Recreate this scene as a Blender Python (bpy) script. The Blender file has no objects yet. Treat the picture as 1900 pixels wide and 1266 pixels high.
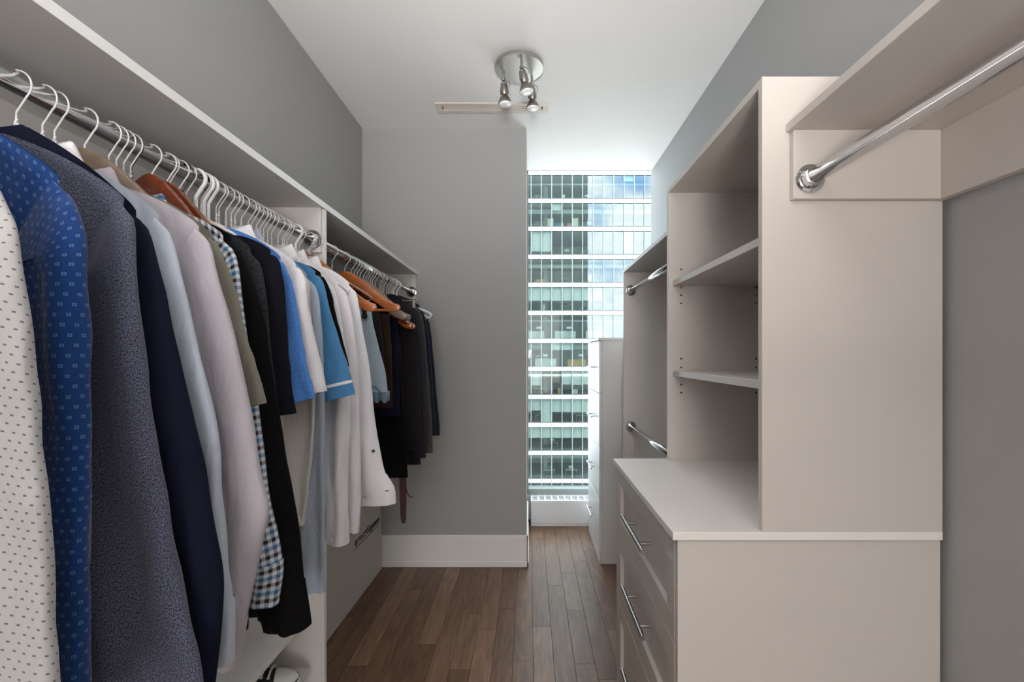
import bpy, bmesh, math, random
from mathutils import Vector, noise, Matrix

# ------------------------------------------------------------------ camera, world, lights
scene = bpy.context.scene
col = scene.collection
H, F, VX, VY = 1.334, 870.0, 981.0, 657.0        # eye height, focal length and vanishing point for a 1900x1266 frame
cam = bpy.data.cameras.new('camera')
camo = bpy.data.objects.new('camera', cam); col.objects.link(camo)
camo.location = (0, 0, H); camo.rotation_euler = (math.pi/2, 0, 0)
cam.sensor_width = 36; cam.lens = 36*F/1900
cam.shift_x = -(VX-950)/1900; cam.shift_y = (VY-633)/1900
cam.clip_start = .05; cam.clip_end = 500
scene.camera = camo
scene.view_settings.view_transform = 'Standard'; scene.view_settings.look = 'None'
scene.view_settings.exposure = 0.22; scene.view_settings.gamma = 1.0
scene.view_settings.use_curve_mapping = False
scene.cycles.max_bounces = 10; scene.cycles.diffuse_bounces = 5; scene.cycles.glossy_bounces = 5
scene.cycles.transparent_max_bounces = 12
scene.cycles.caustics_reflective = False; scene.cycles.caustics_refractive = False
scene.cycles.sample_clamp_indirect = 6.0

SKY = 5.4
w = bpy.data.worlds.new('sky'); scene.world = w; w.use_nodes = True
nt = w.node_tree; nt.nodes.clear()
tc = nt.nodes.new('ShaderNodeTexCoord')
mp = nt.nodes.new('ShaderNodeMapping'); mp.inputs['Scale'].default_value = (2.6, 2.6, 4.2)
nz = nt.nodes.new('ShaderNodeTexNoise'); nz.inputs['Scale'].default_value = 1.7; nz.inputs['Detail'].default_value = 7; nz.inputs['Roughness'].default_value = .55
cr = nt.nodes.new('ShaderNodeValToRGB')
cr.color_ramp.elements[0].position = .33; cr.color_ramp.elements[0].color = (.16, .36, .74, 1)
cr.color_ramp.elements[1].position = .45; cr.color_ramp.elements[1].color = (.94, .97, 1.0, 1)
bg = nt.nodes.new('ShaderNodeBackground'); bg.inputs['Strength'].default_value = SKY
wo = nt.nodes.new('ShaderNodeOutputWorld')
L = nt.links.new
L(tc.outputs['Generated'], mp.inputs['Vector']); L(mp.outputs[0], nz.inputs['Vector']); L(nz.outputs['Fac'], cr.inputs['Fac'])
L(cr.outputs['Color'], bg.inputs['Color']); L(bg.outputs[0], wo.inputs['Surface'])

def area_light(name, loc, rot, sx, sy, power, color):
    l = bpy.data.lights.new(name, 'AREA'); l.shape = 'RECTANGLE'; l.size = sx; l.size_y = sy; l.energy = power; l.color = color
    o = bpy.data.objects.new(name, l); col.objects.link(o); o.location = loc; o.rotation_euler = rot
    return o
# added fill lamps out of view behind the camera, sun from the right along the street
area_light('flash_bounce_fill', (0.0, -1.1, 1.3), (math.pi, 0, 0),   .4, .4, 72, (1.0, .955, .915))  # added lamp, stands in for a flash bounced off the ceiling
wash = area_light('ceiling_fill', (0.0, -1.1, 1.35), Vector((0, 3.2, 1.80)).to_track_quat('-Z', 'Y').to_euler(), .4, .4, 4.6, (1.0, .96, .93))  # added beam that brightens the ceiling deeper in the room
wash.data.spread = math.radians(48)
area_light('frontal_fill', (-.05, -5.3, 1.35), (math.pi/2, 0, 0), 1.8, 2.2, 85, (1.0, .955, .91))  # added frontal fill that reaches the far end of the closet
sun = bpy.data.lights.new('sun', 'SUN'); sun.energy = 17; sun.angle = math.radians(1.5); sun.color = (1, .97, .93)
suno = bpy.data.objects.new('sun', sun); col.objects.link(suno); suno.rotation_euler = Vector((-.62, .004, -.78)).to_track_quat('-Z', 'Y').to_euler()
# light portal in the window opening (only guides sky sampling)
pl = area_light('window_portal', (.60, 3.88, 1.6), (-math.pi/2, 0, 0), 1.25, 2.9, 1, (1, 1, 1)); pl.data.cycles.is_portal = True

# ------------------------------------------------------------------ helpers
def sr(*c):
    return tuple(((v/255)/12.92 if v/255 <= .04045 else ((v/255+.055)/1.055)**2.4) for v in c)

def at(x, y, Y):
    """point on the plane at distance Y seen at photo pixel x, y"""
    return Vector(((x-VX)*Y/F, Y, H-(y-VY)*Y/F))

def tag(o, label=None, cat=None, group=None, kind=None):
    if label: o['label'] = label
    if cat: o['category'] = cat
    if group: o['group'] = group
    if kind: o['kind'] = kind
    return o

def thing(name, loc, label, cat, group=None, rz=0):
    o = bpy.data.objects.new(name, None); col.objects.link(o); o.location = loc; o.rotation_euler = (0, 0, rz)
    o.empty_display_size = .05
    return tag(o, label, cat, group)

def origin(o):
    v = Vector((0, 0, 0))
    while o is not None:
        v = v + Vector(o.location); o = o.parent
    return v

def mesh(name, verts, faces, mat, parent=None, smooth=False, world=True):
    off = origin(parent) if (parent is not None and world) else Vector((0, 0, 0))
    me = bpy.data.meshes.new(name)
    me.from_pydata([tuple(Vector(v)-off) for v in verts], [], faces)
    me.materials.append(mat)
    if smooth: me.polygons.foreach_set('use_smooth', [True]*len(me.polygons))
    me.update()
    o = bpy.data.objects.new(name, me); col.objects.link(o)
    if parent is not None: o.parent = parent
    return o

class MB:
    def __init__(s): s.v = []; s.f = []
    def add(s, v, f):
        n = len(s.v); s.v += [Vector(p) for p in v]; s.f += [tuple(i+n for i in q) for q in f]; return s
    def box(s, a, b, bev=0.0):
        x0, y0, z0 = (min(a[i], b[i]) for i in range(3)); x1, y1, z1 = (max(a[i], b[i]) for i in range(3))
        if bev <= 0:
            return s.add([(x0,y0,z0),(x1,y0,z0),(x1,y1,z0),(x0,y1,z0),(x0,y0,z1),(x1,y0,z1),(x1,y1,z1),(x0,y1,z1)],
                         [(0,3,2,1),(4,5,6,7),(0,1,5,4),(1,2,6,5),(2,3,7,6),(3,0,4,7)])
        bm = bmesh.new()
        vs = [bm.verts.new(p) for p in [(x0,y0,z0),(x1,y0,z0),(x1,y1,z0),(x0,y1,z0),(x0,y0,z1),(x1,y0,z1),(x1,y1,z1),(x0,y1,z1)]]
        for q in [(0,3,2,1),(4,5,6,7),(0,1,5,4),(1,2,6,5),(2,3,7,6),(3,0,4,7)]: bm.faces.new([vs[i] for i in q])
        bmesh.ops.bevel(bm, geom=bm.edges[:], offset=bev, segments=1, profile=.5, affect='EDGES')
        bm.verts.index_update()
        s.add([v.co.copy() for v in bm.verts], [tuple(v.index for v in f.verts) for f in bm.faces]); bm.free(); return s
    def rings(s, rings, cap=True, closed=True):
        n = len(rings[0]); base = len(s.v)
        for r in rings: s.v += [Vector(p) for p in r]
        for i in range(len(rings)-1):
            for j in range(n if closed else n-1):
                a = base+i*n+j; b = base+i*n+(j+1) % n
                s.f.append((a, b, b+n, a+n))
        if cap and closed:
            s.f.append(tuple(base+j for j in reversed(range(n)))); s.f.append(tuple(base+(len(rings)-1)*n+j for j in range(n)))
        return s
    def tube(s, pts, r, n=8, cap=True):
        pts = [Vector(p) for p in pts]; rs = r if isinstance(r, (list, tuple)) else [r]*len(pts)
        up = None; rings = []
        for i, p in enumerate(pts):
            t = (pts[min(i+1, len(pts)-1)]-pts[max(i-1, 0)]).normalized()
            if up is None:
                up = Vector((0,0,1)) if abs(t.z) < .9 else Vector((0,1,0))
            u = (up - t*up.dot(t)).normalized(); v = t.cross(u); up = u
            rings.append([p+(u*math.cos(2*math.pi*k/n)+v*math.sin(2*math.pi*k/n))*rs[i] for k in range(n)])
        return s.rings(rings, cap)
    def lathe(s, prof, c, axis='z', n=24, cap=True):
        c = Vector(c); rings = []
        for r, h in prof:
            ring = []
            for k in range(n):
                a = 2*math.pi*k/n
                p = (r*math.cos(a), r*math.sin(a), h)
                if axis == 'y': p = (p[0], p[2], p[1])
                if axis == 'x': p = (p[2], p[0], p[1])
                ring.append(c+Vector(p))
            rings.append(ring)
        return s.rings(rings, cap)
    def build(s, name, mat, parent=None, smooth=False):
        return mesh(name, s.v, s.f, mat, parent, smooth)

def autosmooth(o, ang=35):
    """smooth shading with sharp edges kept, set on the mesh itself"""
    me = o.data; bm = bmesh.new(); bm.from_mesh(me)
    for f in bm.faces: f.smooth = True
    lim = math.radians(ang)
    for e in bm.edges:
        e.smooth = not (len(e.link_faces) == 2 and e.calc_face_angle(0) > lim)
    bmesh.ops.recalc_face_normals(bm, faces=bm.faces[:])
    bm.to_mesh(me); bm.free(); return o

def copy_tree(o, parent=None):
    c = o.copy(); col.objects.link(c); c.parent = parent
    for ch in list(o.children): copy_tree(ch, c)
    return c

# ------------------------------------------------------------------ materials
def newmat(name):
    m = bpy.data.materials.new(name); m.use_nodes = True
    t = m.node_tree; b = t.nodes['Principled BSDF']
    return m, t, b
def plain(name, color, rough=.5, metal=0.0, bump=0.0, bscale=200, spec=.5, var=0.0, vscale=3.0, coat=0):
    m, t, b = newmat(name)
    b.inputs['Base Color'].default_value = (*color, 1); b.inputs['Roughness'].default_value = rough; b.inputs['Metallic'].default_value = metal
    b.inputs['Specular IOR Level'].default_value = spec; b.inputs['Coat Weight'].default_value = coat
    tc = t.nodes.new('ShaderNodeTexCoord')
    if bump:
        n = t.nodes.new('ShaderNodeTexNoise'); n.inputs['Scale'].default_value = bscale; n.inputs['Detail'].default_value = 2
        bp = t.nodes.new('ShaderNodeBump'); bp.inputs['Strength'].default_value = bump; bp.inputs['Distance'].default_value = .002
        t.links.new(tc.outputs['Object'], n.inputs['Vector']); t.links.new(n.outputs['Fac'], bp.inputs['Height']); t.links.new(bp.outputs[0], b.inputs['Normal'])
    if var:
        n = t.nodes.new('ShaderNodeTexNoise'); n.inputs['Scale'].default_value = vscale; n.inputs['Detail'].default_value = 3
        mx = t.nodes.new('ShaderNodeMix'); mx.data_type = 'RGBA'
        mx.inputs['A'].default_value = (*[c*(1-var) for c in color], 1); mx.inputs['B'].default_value = (*[min(1, c*(1+var)) for c in color], 1)
        t.links.new(tc.outputs['Object'], n.inputs['Vector']); t.links.new(n.outputs['Fac'], mx.inputs['Factor']); t.links.new(mx.outputs['Result'], b.inputs['Base Color'])
    return m

M = {}
M['wall'] = plain('grey_wall_paint', (.400, .405, .408), .75, bump=.06, bscale=350, spec=.3)
M['ceiling'] = plain('white_ceiling_paint', (.88, .88, .88), .85, bump=.05, bscale=300, spec=.2)
M['trim'] = plain('white_trim_paint', (.90, .90, .89), .4)
M['melamine'] = plain('warm_white_melamine', (.60, .558, .525), .42, bump=.03, bscale=500)  # darker copy of the white board, offsets stronger light near the camera
M['melamine_edge'] = plain('white_shelf_edge', (.74, .71, .68), .4)
M['counter'] = plain('counter_board_lit', (.84, .81, .79), .4)  # same board as the dresser, light from above put into its colour
M['closet'] = plain('white_closet_board', (.70, .68, .66), .45, bump=.03, bscale=500)
M['panel'] = plain('end_board_lightened', (.87, .84, .82), .45, bump=.03, bscale=500)  # same white board, colour lightened to make up for missing light
M['chest'] = plain('white_lacquer', (.80, .80, .80), .35)
M['chrome'] = plain('polished_chrome', (.72, .73, .74), .09, 1.0)
M['nickel'] = plain('brushed_nickel', (.50, .48, .455), .42, 1.0)
M['steel'] = plain('satin_steel', (.42, .40, .38), .32, 1.0)
M['head_nickel'] = plain('dull_nickel', (.34, .31, .29), .36, 1.0)
M['dark'] = plain('dark_hole', (.02, .02, .02), .8)
M['vent_dark'] = plain('brown_vent_shadow_gap', (.16, .13, .11), .7)
M['vent'] = plain('cream_vent_enamel', (.74, .68, .62), .5)
M['bulbglass'] = plain('frosted_bulb_glass', (.88, .90, .90), .12, spec=.8)
M['heater'] = plain('white_heater_enamel', (.82, .83, .85), .45)
M['grille'] = plain('grey_grille', (.42, .44, .48), .5)
M['wire_white'] = plain('white_coated_wire', (.72, .72, .74), .35)
M['wire_black'] = plain('black_coated_wire', (.02, .02, .02), .35)
M['wire_grey'] = plain('grey_wire', (.35, .36, .38), .3, .8)
M['plastic'] = plain('white_plastic', (.80, .80, .80), .3)
M['carton'] = plain('grey_white_carton', (.64, .615, .585), .8, bump=.05, bscale=120)
M['ink'] = plain('black_print', (.03, .03, .03), .7)
M['rubber'] = plain('off_white_rubber', (.62, .60, .57), .55)
M['lace'] = plain('white_cotton_lace', (.68, .66, .62), .9)
M['canvas'] = plain('black_canvas', (.015, .015, .016), .9, bump=.3, bscale=1200)
M['leather'] = plain('maroon_leather', (.055, .010, .010), .45)
M['button'] = plain('dark_button', (.03, .03, .035), .3)
M['felt'] = plain('black_felt', (.012, .012, .013), .95)
M['skin_slab'] = plain('white_spandrel', (.86, .88, .87), .35)
M['mullion'] = plain('pale_aluminium', (.30, .34, .33), .35)
M['joint'] = plain('grey_joint', (.075, .085, .085), .6)

def wood(name, c0, c1, rough=.35, along='x', scale=1.0, coat=.3):
    m, t, b = newmat(name)
    tc = t.nodes.new('ShaderNodeTexCoord'); mp = t.nodes.new('ShaderNodeMapping')
    s = {'x': (4, 60, 60), 'y': (60, 4, 60), 'z': (60, 60, 4)}[along]; mp.inputs['Scale'].default_value = tuple(v*scale for v in s)
    n = t.nodes.new('ShaderNodeTexNoise'); n.inputs['Scale'].default_value = 1; n.inputs['Detail'].default_value = 6; n.inputs['Distortion'].default_value = .6
    r = t.nodes.new('ShaderNodeValToRGB'); r.color_ramp.elements[0].position = .3; r.color_ramp.elements[1].position = .7
    r.color_ramp.elements[0].color = (*c0, 1); r.color_ramp.elements[1].color = (*c1, 1)
    t.links.new(tc.outputs['Object'], mp.inputs['Vector']); t.links.new(mp.outputs[0], n.inputs['Vector']); t.links.new(n.outputs['Fac'], r.inputs['Fac'])
    t.links.new(r.outputs['Color'], b.inputs['Base Color']); b.inputs['Roughness'].default_value = rough; b.inputs['Coat Weight'].default_value = coat
    return m
M['wood_orange'] = wood('orange_varnished_wood', (.33, .085, .018), (.48, .15, .035), .25)
M['wood_dark'] = wood('red_brown_wood', (.12, .022, .008), (.20, .045, .014), .22)
M['wood_tan'] = wood('tan_wood', (.36, .17, .06), (.48, .25, .10), .3)
M['wood_beige'] = wood('beige_taupe_wood', (.17, .125, .088), (.22, .165, .118), .4)

def floor_mat():
    m, t, b = newmat('brown_hardwood_plank')
    tc = t.nodes.new('ShaderNodeTexCoord'); oi = t.nodes.new('ShaderNodeObjectInfo')
    ad = t.nodes.new('ShaderNodeVectorMath'); ad.operation = 'ADD'
    sc_ = t.nodes.new('ShaderNodeVectorMath'); sc_.operation = 'SCALE'; sc_.inputs['Scale'].default_value = 40
    cb = t.nodes.new('ShaderNodeCombineXYZ')
    for k in ('X', 'Y', 'Z'): t.links.new(oi.outputs['Random'], cb.inputs[k])
    t.links.new(cb.outputs[0], sc_.inputs[0]); t.links.new(tc.outputs['Object'], ad.inputs[0]); t.links.new(sc_.outputs[0], ad.inputs[1])
    mp = t.nodes.new('ShaderNodeMapping'); mp.inputs['Scale'].default_value = (55, 3.2, 30)
    n = t.nodes.new('ShaderNodeTexNoise'); n.inputs['Scale'].default_value = 1; n.inputs['Detail'].default_value = 7; n.inputs['Distortion'].default_value = 1.4
    mp2 = t.nodes.new('ShaderNodeMapping'); mp2.inputs['Scale'].default_value = (14, 2.6, 10)
    n2 = t.nodes.new('ShaderNodeTexNoise'); n2.inputs['Scale'].default_value = 1; n2.inputs['Detail'].default_value = 5; n2.inputs['Distortion'].default_value = 2.5
    t.links.new(ad.outputs[0], mp.inputs['Vector']); t.links.new(ad.outputs[0], mp2.inputs['Vector']); t.links.new(mp.outputs[0], n.inputs['Vector']); t.links.new(mp2.outputs[0], n2.inputs['Vector'])
    base = t.nodes.new('ShaderNodeValToRGB'); e = base.color_ramp.elements
    e[0].position = 0; e[0].color = (.165, .094, .058, 1); e[1].position = 1; e[1].color = (.285, .175, .112, 1)
    q = base.color_ramp.elements.new(.5); q.color = (.220, .131, .083, 1)
    t.links.new(oi.outputs['Random'], base.inputs['Fac'])
    def mul(fac_socket, lo, hi, prev):
        mr = t.nodes.new('ShaderNodeMapRange'); mr.inputs['From Min'].default_value = .3; mr.inputs['From Max'].default_value = .7
        mr.inputs['To Min'].default_value = lo; mr.inputs['To Max'].default_value = hi
        t.links.new(fac_socket, mr.inputs['Value'])
        v = t.nodes.new('ShaderNodeVectorMath'); v.operation = 'SCALE'
        t.links.new(prev, v.inputs[0]); t.links.new(mr.outputs[0], v.inputs['Scale']); return v.outputs[0]
    c = mul(n.outputs['Fac'], .78, 1.18, base.outputs['Color']); c = mul(n2.outputs['Fac'], .76, 1.18, c)
    t.links.new(c, b.inputs['Base Color']); b.inputs['Roughness'].default_value = .38; b.inputs['Specular IOR Level'].default_value = .34
    bp = t.nodes.new('ShaderNodeBump'); bp.inputs['Strength'].default_value = .15; bp.inputs['Distance'].default_value = .001
    t.links.new(n.outputs['Fac'], bp.inputs['Height']); t.links.new(bp.outputs[0], b.inputs['Normal'])
    return m
M['plank'] = floor_mat()
M['joint_dark'] = plain('dark_subfloor', (.03, .02, .015), .8)

def cloth_coord(t):
    a = t.nodes.new('ShaderNodeAttribute'); a.attribute_name = 'cloth'; return a.outputs['Vector']
def set_cloth(o, rings=None, start=None):
    """cloth coordinates: distance round the piece (from its outer edge) and distance down it"""
    me = o.data; n = len(me.vertices); vals = [0.0]*(3*n)
    for v in me.vertices:
        vals[3*v.index:3*v.index+3] = v.co[:]
    if rings:
        m = len(rings[0]); st = m//2 if start is None else start
        dn = 0.0
        for i, r in enumerate(rings):
            if i: dn += (r[0]-rings[i-1][0]).length
            acc = [0.0]
            for k in range(1, m): acc.append(acc[-1]+(r[(st+k) % m]-r[(st+k-1) % m]).length)
            mid = acc[m//2]
            for k in range(m):
                j = 3*(i*m+(st+k) % m); vals[j] = acc[k]-mid; vals[j+1] = 0.0; vals[j+2] = -dn
        L0 = len(rings)*m
        for v in range(L0, n):
            k = v % m; src = 3*(L0-m+k); vals[3*v:3*v+3] = vals[src:src+3]
    at_ = me.attributes.get('cloth') or me.attributes.new('cloth', 'FLOAT_VECTOR', 'POINT')
    at_.data.foreach_set('vector', vals); return o

def fabric(name, color, rough=.85, weave=900, bump=.25, melange=0.0, mscale=500, mcol=None, sheen=.15, crease=.42):
    m, t, b = newmat(name)
    tc = t.nodes.new('ShaderNodeTexCoord')
    b.inputs['Roughness'].default_value = rough; b.inputs['Sheen Weight'].default_value = sheen; b.inputs['Specular IOR Level'].default_value = .25 if max(color) > .06 else .08
    b.inputs['Base Color'].default_value = (*color, 1)
    n = t.nodes.new('ShaderNodeTexNoise'); n.inputs['Scale'].default_value = weave; n.inputs['Detail'].default_value = 1
    n3 = t.nodes.new('ShaderNodeTexNoise'); n3.inputs['Scale'].default_value = 14; n3.inputs['Detail'].default_value = 3; n3.inputs['Distortion'].default_value = .8
    mp = t.nodes.new('ShaderNodeMapping'); mp.inputs['Scale'].default_value = (1.4, 1, .5)
    t.links.new(tc.outputs['Object'], mp.inputs['Vector']); t.links.new(mp.outputs[0], n3.inputs['Vector'])
    b1 = t.nodes.new('ShaderNodeBump'); b1.inputs['Strength'].default_value = bump; b1.inputs['Distance'].default_value = .0006
    b2 = t.nodes.new('ShaderNodeBump'); b2.inputs['Strength'].default_value = crease; b2.inputs['Distance'].default_value = .02
    t.links.new(tc.outputs['Object'], n.inputs['Vector']); t.links.new(n.outputs['Fac'], b1.inputs['Height'])
    t.links.new(n3.outputs['Fac'], b2.inputs['Height']); t.links.new(b2.outputs[0], b1.inputs['Normal']); t.links.new(b1.outputs[0], b.inputs['Normal'])
    if melange:
        n2 = t.nodes.new('ShaderNodeTexNoise'); n2.inputs['Scale'].default_value = mscale; n2.inputs['Detail'].default_value = 2
        mm = t.nodes.new('ShaderNodeMapping'); mm.inputs['Scale'].default_value = (1, 1, .55)
        r = t.nodes.new('ShaderNodeValToRGB'); r.color_ramp.elements[0].position = .5-.18*(1-melange*.5); r.color_ramp.elements[1].position = .62
        r.color_ramp.elements[0].color = (*color, 1); r.color_ramp.elements[1].color = (*(mcol or [min(1, c*3) for c in color]), 1)
        t.links.new(cloth_coord(t), mm.inputs['Vector']); t.links.new(mm.outputs[0], n2.inputs['Vector'])
        t.links.new(n2.outputs['Fac'], r.inputs['Fac']); t.links.new(r.outputs['Color'], b.inputs['Base Color'])
    return m

def cells(t, tc, px, pz, stagger=True, tilt=0.0):
    """fractional cell coordinates in the cloth's own X and Z"""
    sp = t.nodes.new('ShaderNodeSeparateXYZ'); t.links.new(cloth_coord(t), sp.inputs[0])
    def op(o, a, b=None):
        n = t.nodes.new('ShaderNodeMath'); n.operation = o
        for i, v in enumerate((a, b)):
            if v is None: continue
            if isinstance(v, (int, float)): n.inputs[i].default_value = v
            else: t.links.new(v, n.inputs[i])
        return n.outputs[0]
    zz = op('ADD', sp.outputs['Z'], op('MULTIPLY', sp.outputs['X'], tilt))
    u = op('DIVIDE', sp.outputs['X'], px); v = op('DIVIDE', zz, pz)
    if stagger: u = op('ADD', u, op('MULTIPLY', op('MODULO', op('FLOOR', op('ADD', v, 1000.0)), 2.0), .5))
    return op, op('FRACT', op('ADD', u, 1000.0)), op('FRACT', op('ADD', v, 1000.0)), u, v

def dots(name, color, dot, px, pz, hw, hh, hollow=False, tilt=0.0):
    m = fabric(name, color); t = m.node_tree; b = t.nodes['Principled BSDF']
    tc = t.nodes.new('ShaderNodeTexCoord')
    op, fu, fv, _, _ = cells(t, tc, px, pz, True, tilt)
    du = op('ABSOLUTE', op('SUBTRACT', fu, .5)); dv = op('ABSOLUTE', op('SUBTRACT', fv, .5))
    k = op('MULTIPLY', op('LESS_THAN', du, hw), op('LESS_THAN', dv, hh))
    if hollow:
        k = op('SUBTRACT', k, op('MULTIPLY', op('LESS_THAN', du, hw*.55), op('LESS_THAN', dv, hh*.5)))
    mx = t.nodes.new('ShaderNodeMix'); mx.data_type = 'RGBA'; mx.inputs['A'].default_value = (*color, 1); mx.inputs['B'].default_value = (*dot, 1)
    t.links.new(k, mx.inputs['Factor']); t.links.new(mx.outputs['Result'], b.inputs['Base Color'])
    return m

def gingham(name, white, colA, colB, p, tilt=0.0):
    m = fabric(name, white); t = m.node_tree; b = t.nodes['Principled BSDF']
    tc = t.nodes.new('ShaderNodeTexCoord')
    op, fu, fv, u, v = cells(t, tc, p, p, False, tilt)
    a = op('LESS_THAN', fu, .5); c = op('LESS_THAN', fv, .5)
    amt = op('MULTIPLY', op('ADD', a, c), .5)
    alt = op('MULTIPLY', op('LESS_THAN', op('FRACT', op('ADD', op('MULTIPLY', v, .5), 1000.0)), .5), 1.0)
    mc = t.nodes.new('ShaderNodeMix'); mc.data_type = 'RGBA'; mc.inputs['A'].default_value = (*colA, 1); mc.inputs['B'].default_value = (*colB, 1); t.links.new(alt, mc.inputs['Factor'])
    mx = t.nodes.new('ShaderNodeMix'); mx.data_type = 'RGBA'; mx.inputs['A'].default_value = (*white, 1); t.links.new(mc.outputs['Result'], mx.inputs['B'])
    pw = op('POWER', amt, .75); t.links.new(pw, mx.inputs['Factor']); t.links.new(mx.outputs['Result'], b.inputs['Base Color'])
    return m

FB = {
 'white_dot': dots('white_cloth_black_dashes', (.43, .425, .43), (.13, .13, .14), .0090, .0080, .15, .11, tilt=.3),
 'blue_dot': dots('royal_blue_cloth_light_squares', (.003, .034, .150), (.085, .18, .33), .0112, .0108, .16, .15, True),
 'grey_mel': fabric('charcoal_speckled_cloth', (.013, .0155, .031), melange=.5, mscale=800, mcol=(.13, .138, .20)),
 'navy': fabric('dark_navy_cloth', (.0075, .0095, .023), sheen=0),
 'pale_blue': fabric('pale_blue_cloth', (.42, .47, .56)),
 'lavender': fabric('pale_lavender_cloth', (.42, .39, .435)),
 'olive': fabric('olive_grey_jersey', (.165, .155, .125), melange=.3, mscale=700, mcol=(.20, .19, .155)),
 'plaid': gingham('blue_black_gingham', (.62, .65, .70), (.016, .015, .026), (.030, .13, .27), .0138),
 'black': fabric('black_jersey', (.005, .0045, .005), sheen=0),
 'char_knit': fabric('dark_heather_knit', (.012, .013, .016), melange=.5, mscale=350, mcol=(.04, .044, .05), sheen=0),
 'black_tee': fabric('blue_black_jersey', (.009, .0085, .014), sheen=0),
 'blue_tee': fabric('bright_blue_jersey', (.045, .16, .50), melange=.4, mscale=350, mcol=(.085, .24, .60)),
 'white_tee': fabric('white_jersey', (.72, .70, .73)),
 'white': fabric('white_poplin', (.79, .785, .82)),
 'ivory': fabric('off_white_cloth', (.60, .575, .545)),
 'grey_blue': fabric('grey_blue_chambray', (.30, .35, .43), melange=.4, mscale=500, mcol=(.37, .42, .50)),
 'sky_polo': fabric('sky_blue_pique', (.060, .205, .41)),
 'pinkwhite': fabric('pinkish_white_cloth', (.74, .71, .75)),
 'denim': fabric('washed_denim', (.27, .36, .43), melange=.5, mscale=600, mcol=(.38, .46, .52)),
 'denim_dark': fabric('blue_denim', (.10, .16, .23), melange=.5, mscale=600, mcol=(.20, .28, .36)),
 'suit_black': fabric('black_suit_wool', (.0145, .0135, .016), sheen=.03),
 'suit_grey': fabric('charcoal_suit_wool', (.026, .028, .035), sheen=.05),
 'suit_brown': fabric('grey_brown_wool', (.050, .044, .040), melange=.4, mscale=600, mcol=(.085, .076, .068)),
 'suit_navy': fabric('navy_suit_wool', (.019, .024, .040), sheen=.05),
 'brown': fabric('dark_brown_twill', (.030, .016, .012), sheen=.05),
 'dark_blue': fabric('dark_blue_jersey', (.020, .075, .24)),
}

# ------------------------------------------------------------------ room dimensions
YBB = -5.6
WL, WR, CZ, YP, YW, YB = -1.044, .93, 2.75, 2.939, 3.80, -1.45
XP = -.0135
ROD_X, ROD_Z, RR = -.73, 1.72, .016
RXR = .62

def struct(name, mb, mat, parent=None):
    o = mb.build(name, mat, parent)
    if parent is None: o['kind'] = 'structure'
    return o

# floor with planks
fl = struct('floor', MB().box((WL-.05, YBB, -.06), (WR+.05, YW+.05, -.014)), M['joint_dark'])
random.seed(11)
PW = .0887
plank_mesh = {}
x = -1.044
while x < WR:
    y = YBB-random.random()*.8
    while y < YW+.03:
        ln = random.choice((.42, .58, .74, .92, 1.1))
        if y+ln > -2.2:
            wd = PW-.0010
            if ln not in plank_mesh:
                plank_mesh[ln] = bpy.data.meshes.new('plank')
                b_ = MB().box((0, 0, -.014), (wd, ln-.0010, 0), .0006)
                plank_mesh[ln].from_pydata([tuple(p) for p in b_.v], [], b_.f); plank_mesh[ln].materials.append(M['plank'])
            p = bpy.data.objects.new('plank', plank_mesh[ln]); col.objects.link(p); p.parent = fl
            p.location = (x, y, random.uniform(-.0004, .0))
        y += ln
    x += PW

struct('ceiling', MB().box((WL-.1, YBB, CZ), (WR+.3, 3.615, CZ+.12)), M['ceiling'])
struct('wall_left', MB().box((WL-.1, YBB, 0), (WL, YW+.1, CZ+.5)), M['wall'])
def skew_wall(y0, x0, y1, x1, th, z1):
    return MB().add([(x0, y0, 0), (x0+th, y0, 0), (x1+th, y1, 0), (x1, y1, 0), (x0, y0, z1), (x0+th, y0, z1), (x1+th, y1, z1), (x1, y1, z1)],
                    [(0, 3, 2, 1), (4, 5, 6, 7), (0, 1, 5, 4), (1, 2, 6, 5), (2, 3, 7, 6), (3, 0, 4, 7)])
# the right wall stops short of the glass, which runs on past its end
struct('wall_right', skew_wall(YBB, WR, 3.63, .948, .1, CZ+.12).box((1.2, 3.55, 0), (1.3, 3.9, CZ+.5)).box((1.04, 3.50, 0), (1.3, 3.56, CZ+.5)), M['wall'])
struct('wall_far', MB().box((WL, YP, 0), (XP, 3.615, CZ)).box((WL, 3.615, 0), (XP, YW+.1, CZ+.5)), M['wall'])
struct('wall_back', MB().box((WL, YBB-.1, 0), (WR, YBB, CZ)), M['wall'])
struct('wall_window', MB().box((XP, YW-.02, 0), (1.2, YW+.1, .20)).box((XP, 3.615, CZ+.40), (1.2, YW+.1, CZ+.45)), M['heater'])

# baseboard: board, cap and shoe moulding, on the face of the pier and its return
bb = MB().box((WL, YP-.008, 0), (XP+.008, YP, .175), .002).box((WL, YP-.010, .168), (XP+.010, YP, .200), .003).box((WL, YP-.0125, 0), (XP+.0125, YP, .036), .003)
bb.box((XP, YP-.008, 0), (XP+.008, YW-.18, .175), .002).box((XP, YP-.010, .168), (XP+.010, YW-.18, .200), .003).box((XP, YP-.0125, 0), (XP+.0125, YW-.18, .036), .003)
autosmooth(struct('baseboard_far', bb, M['trim']), 25)
struct('baseboard_left', MB().box((WL, YB, 0), (WL+.014, YP-.03, .19), .002).box((WL, YB, 0), (WL+.024, YP-.03, .034), .004), M['trim'])
struct('baseboard_right', MB().box((WR-.014, YB, 0), (WR, 1.045, .19), .002).box((WR-.024, YB, 0), (WR, 1.045, .034), .004), M['trim'])

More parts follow.
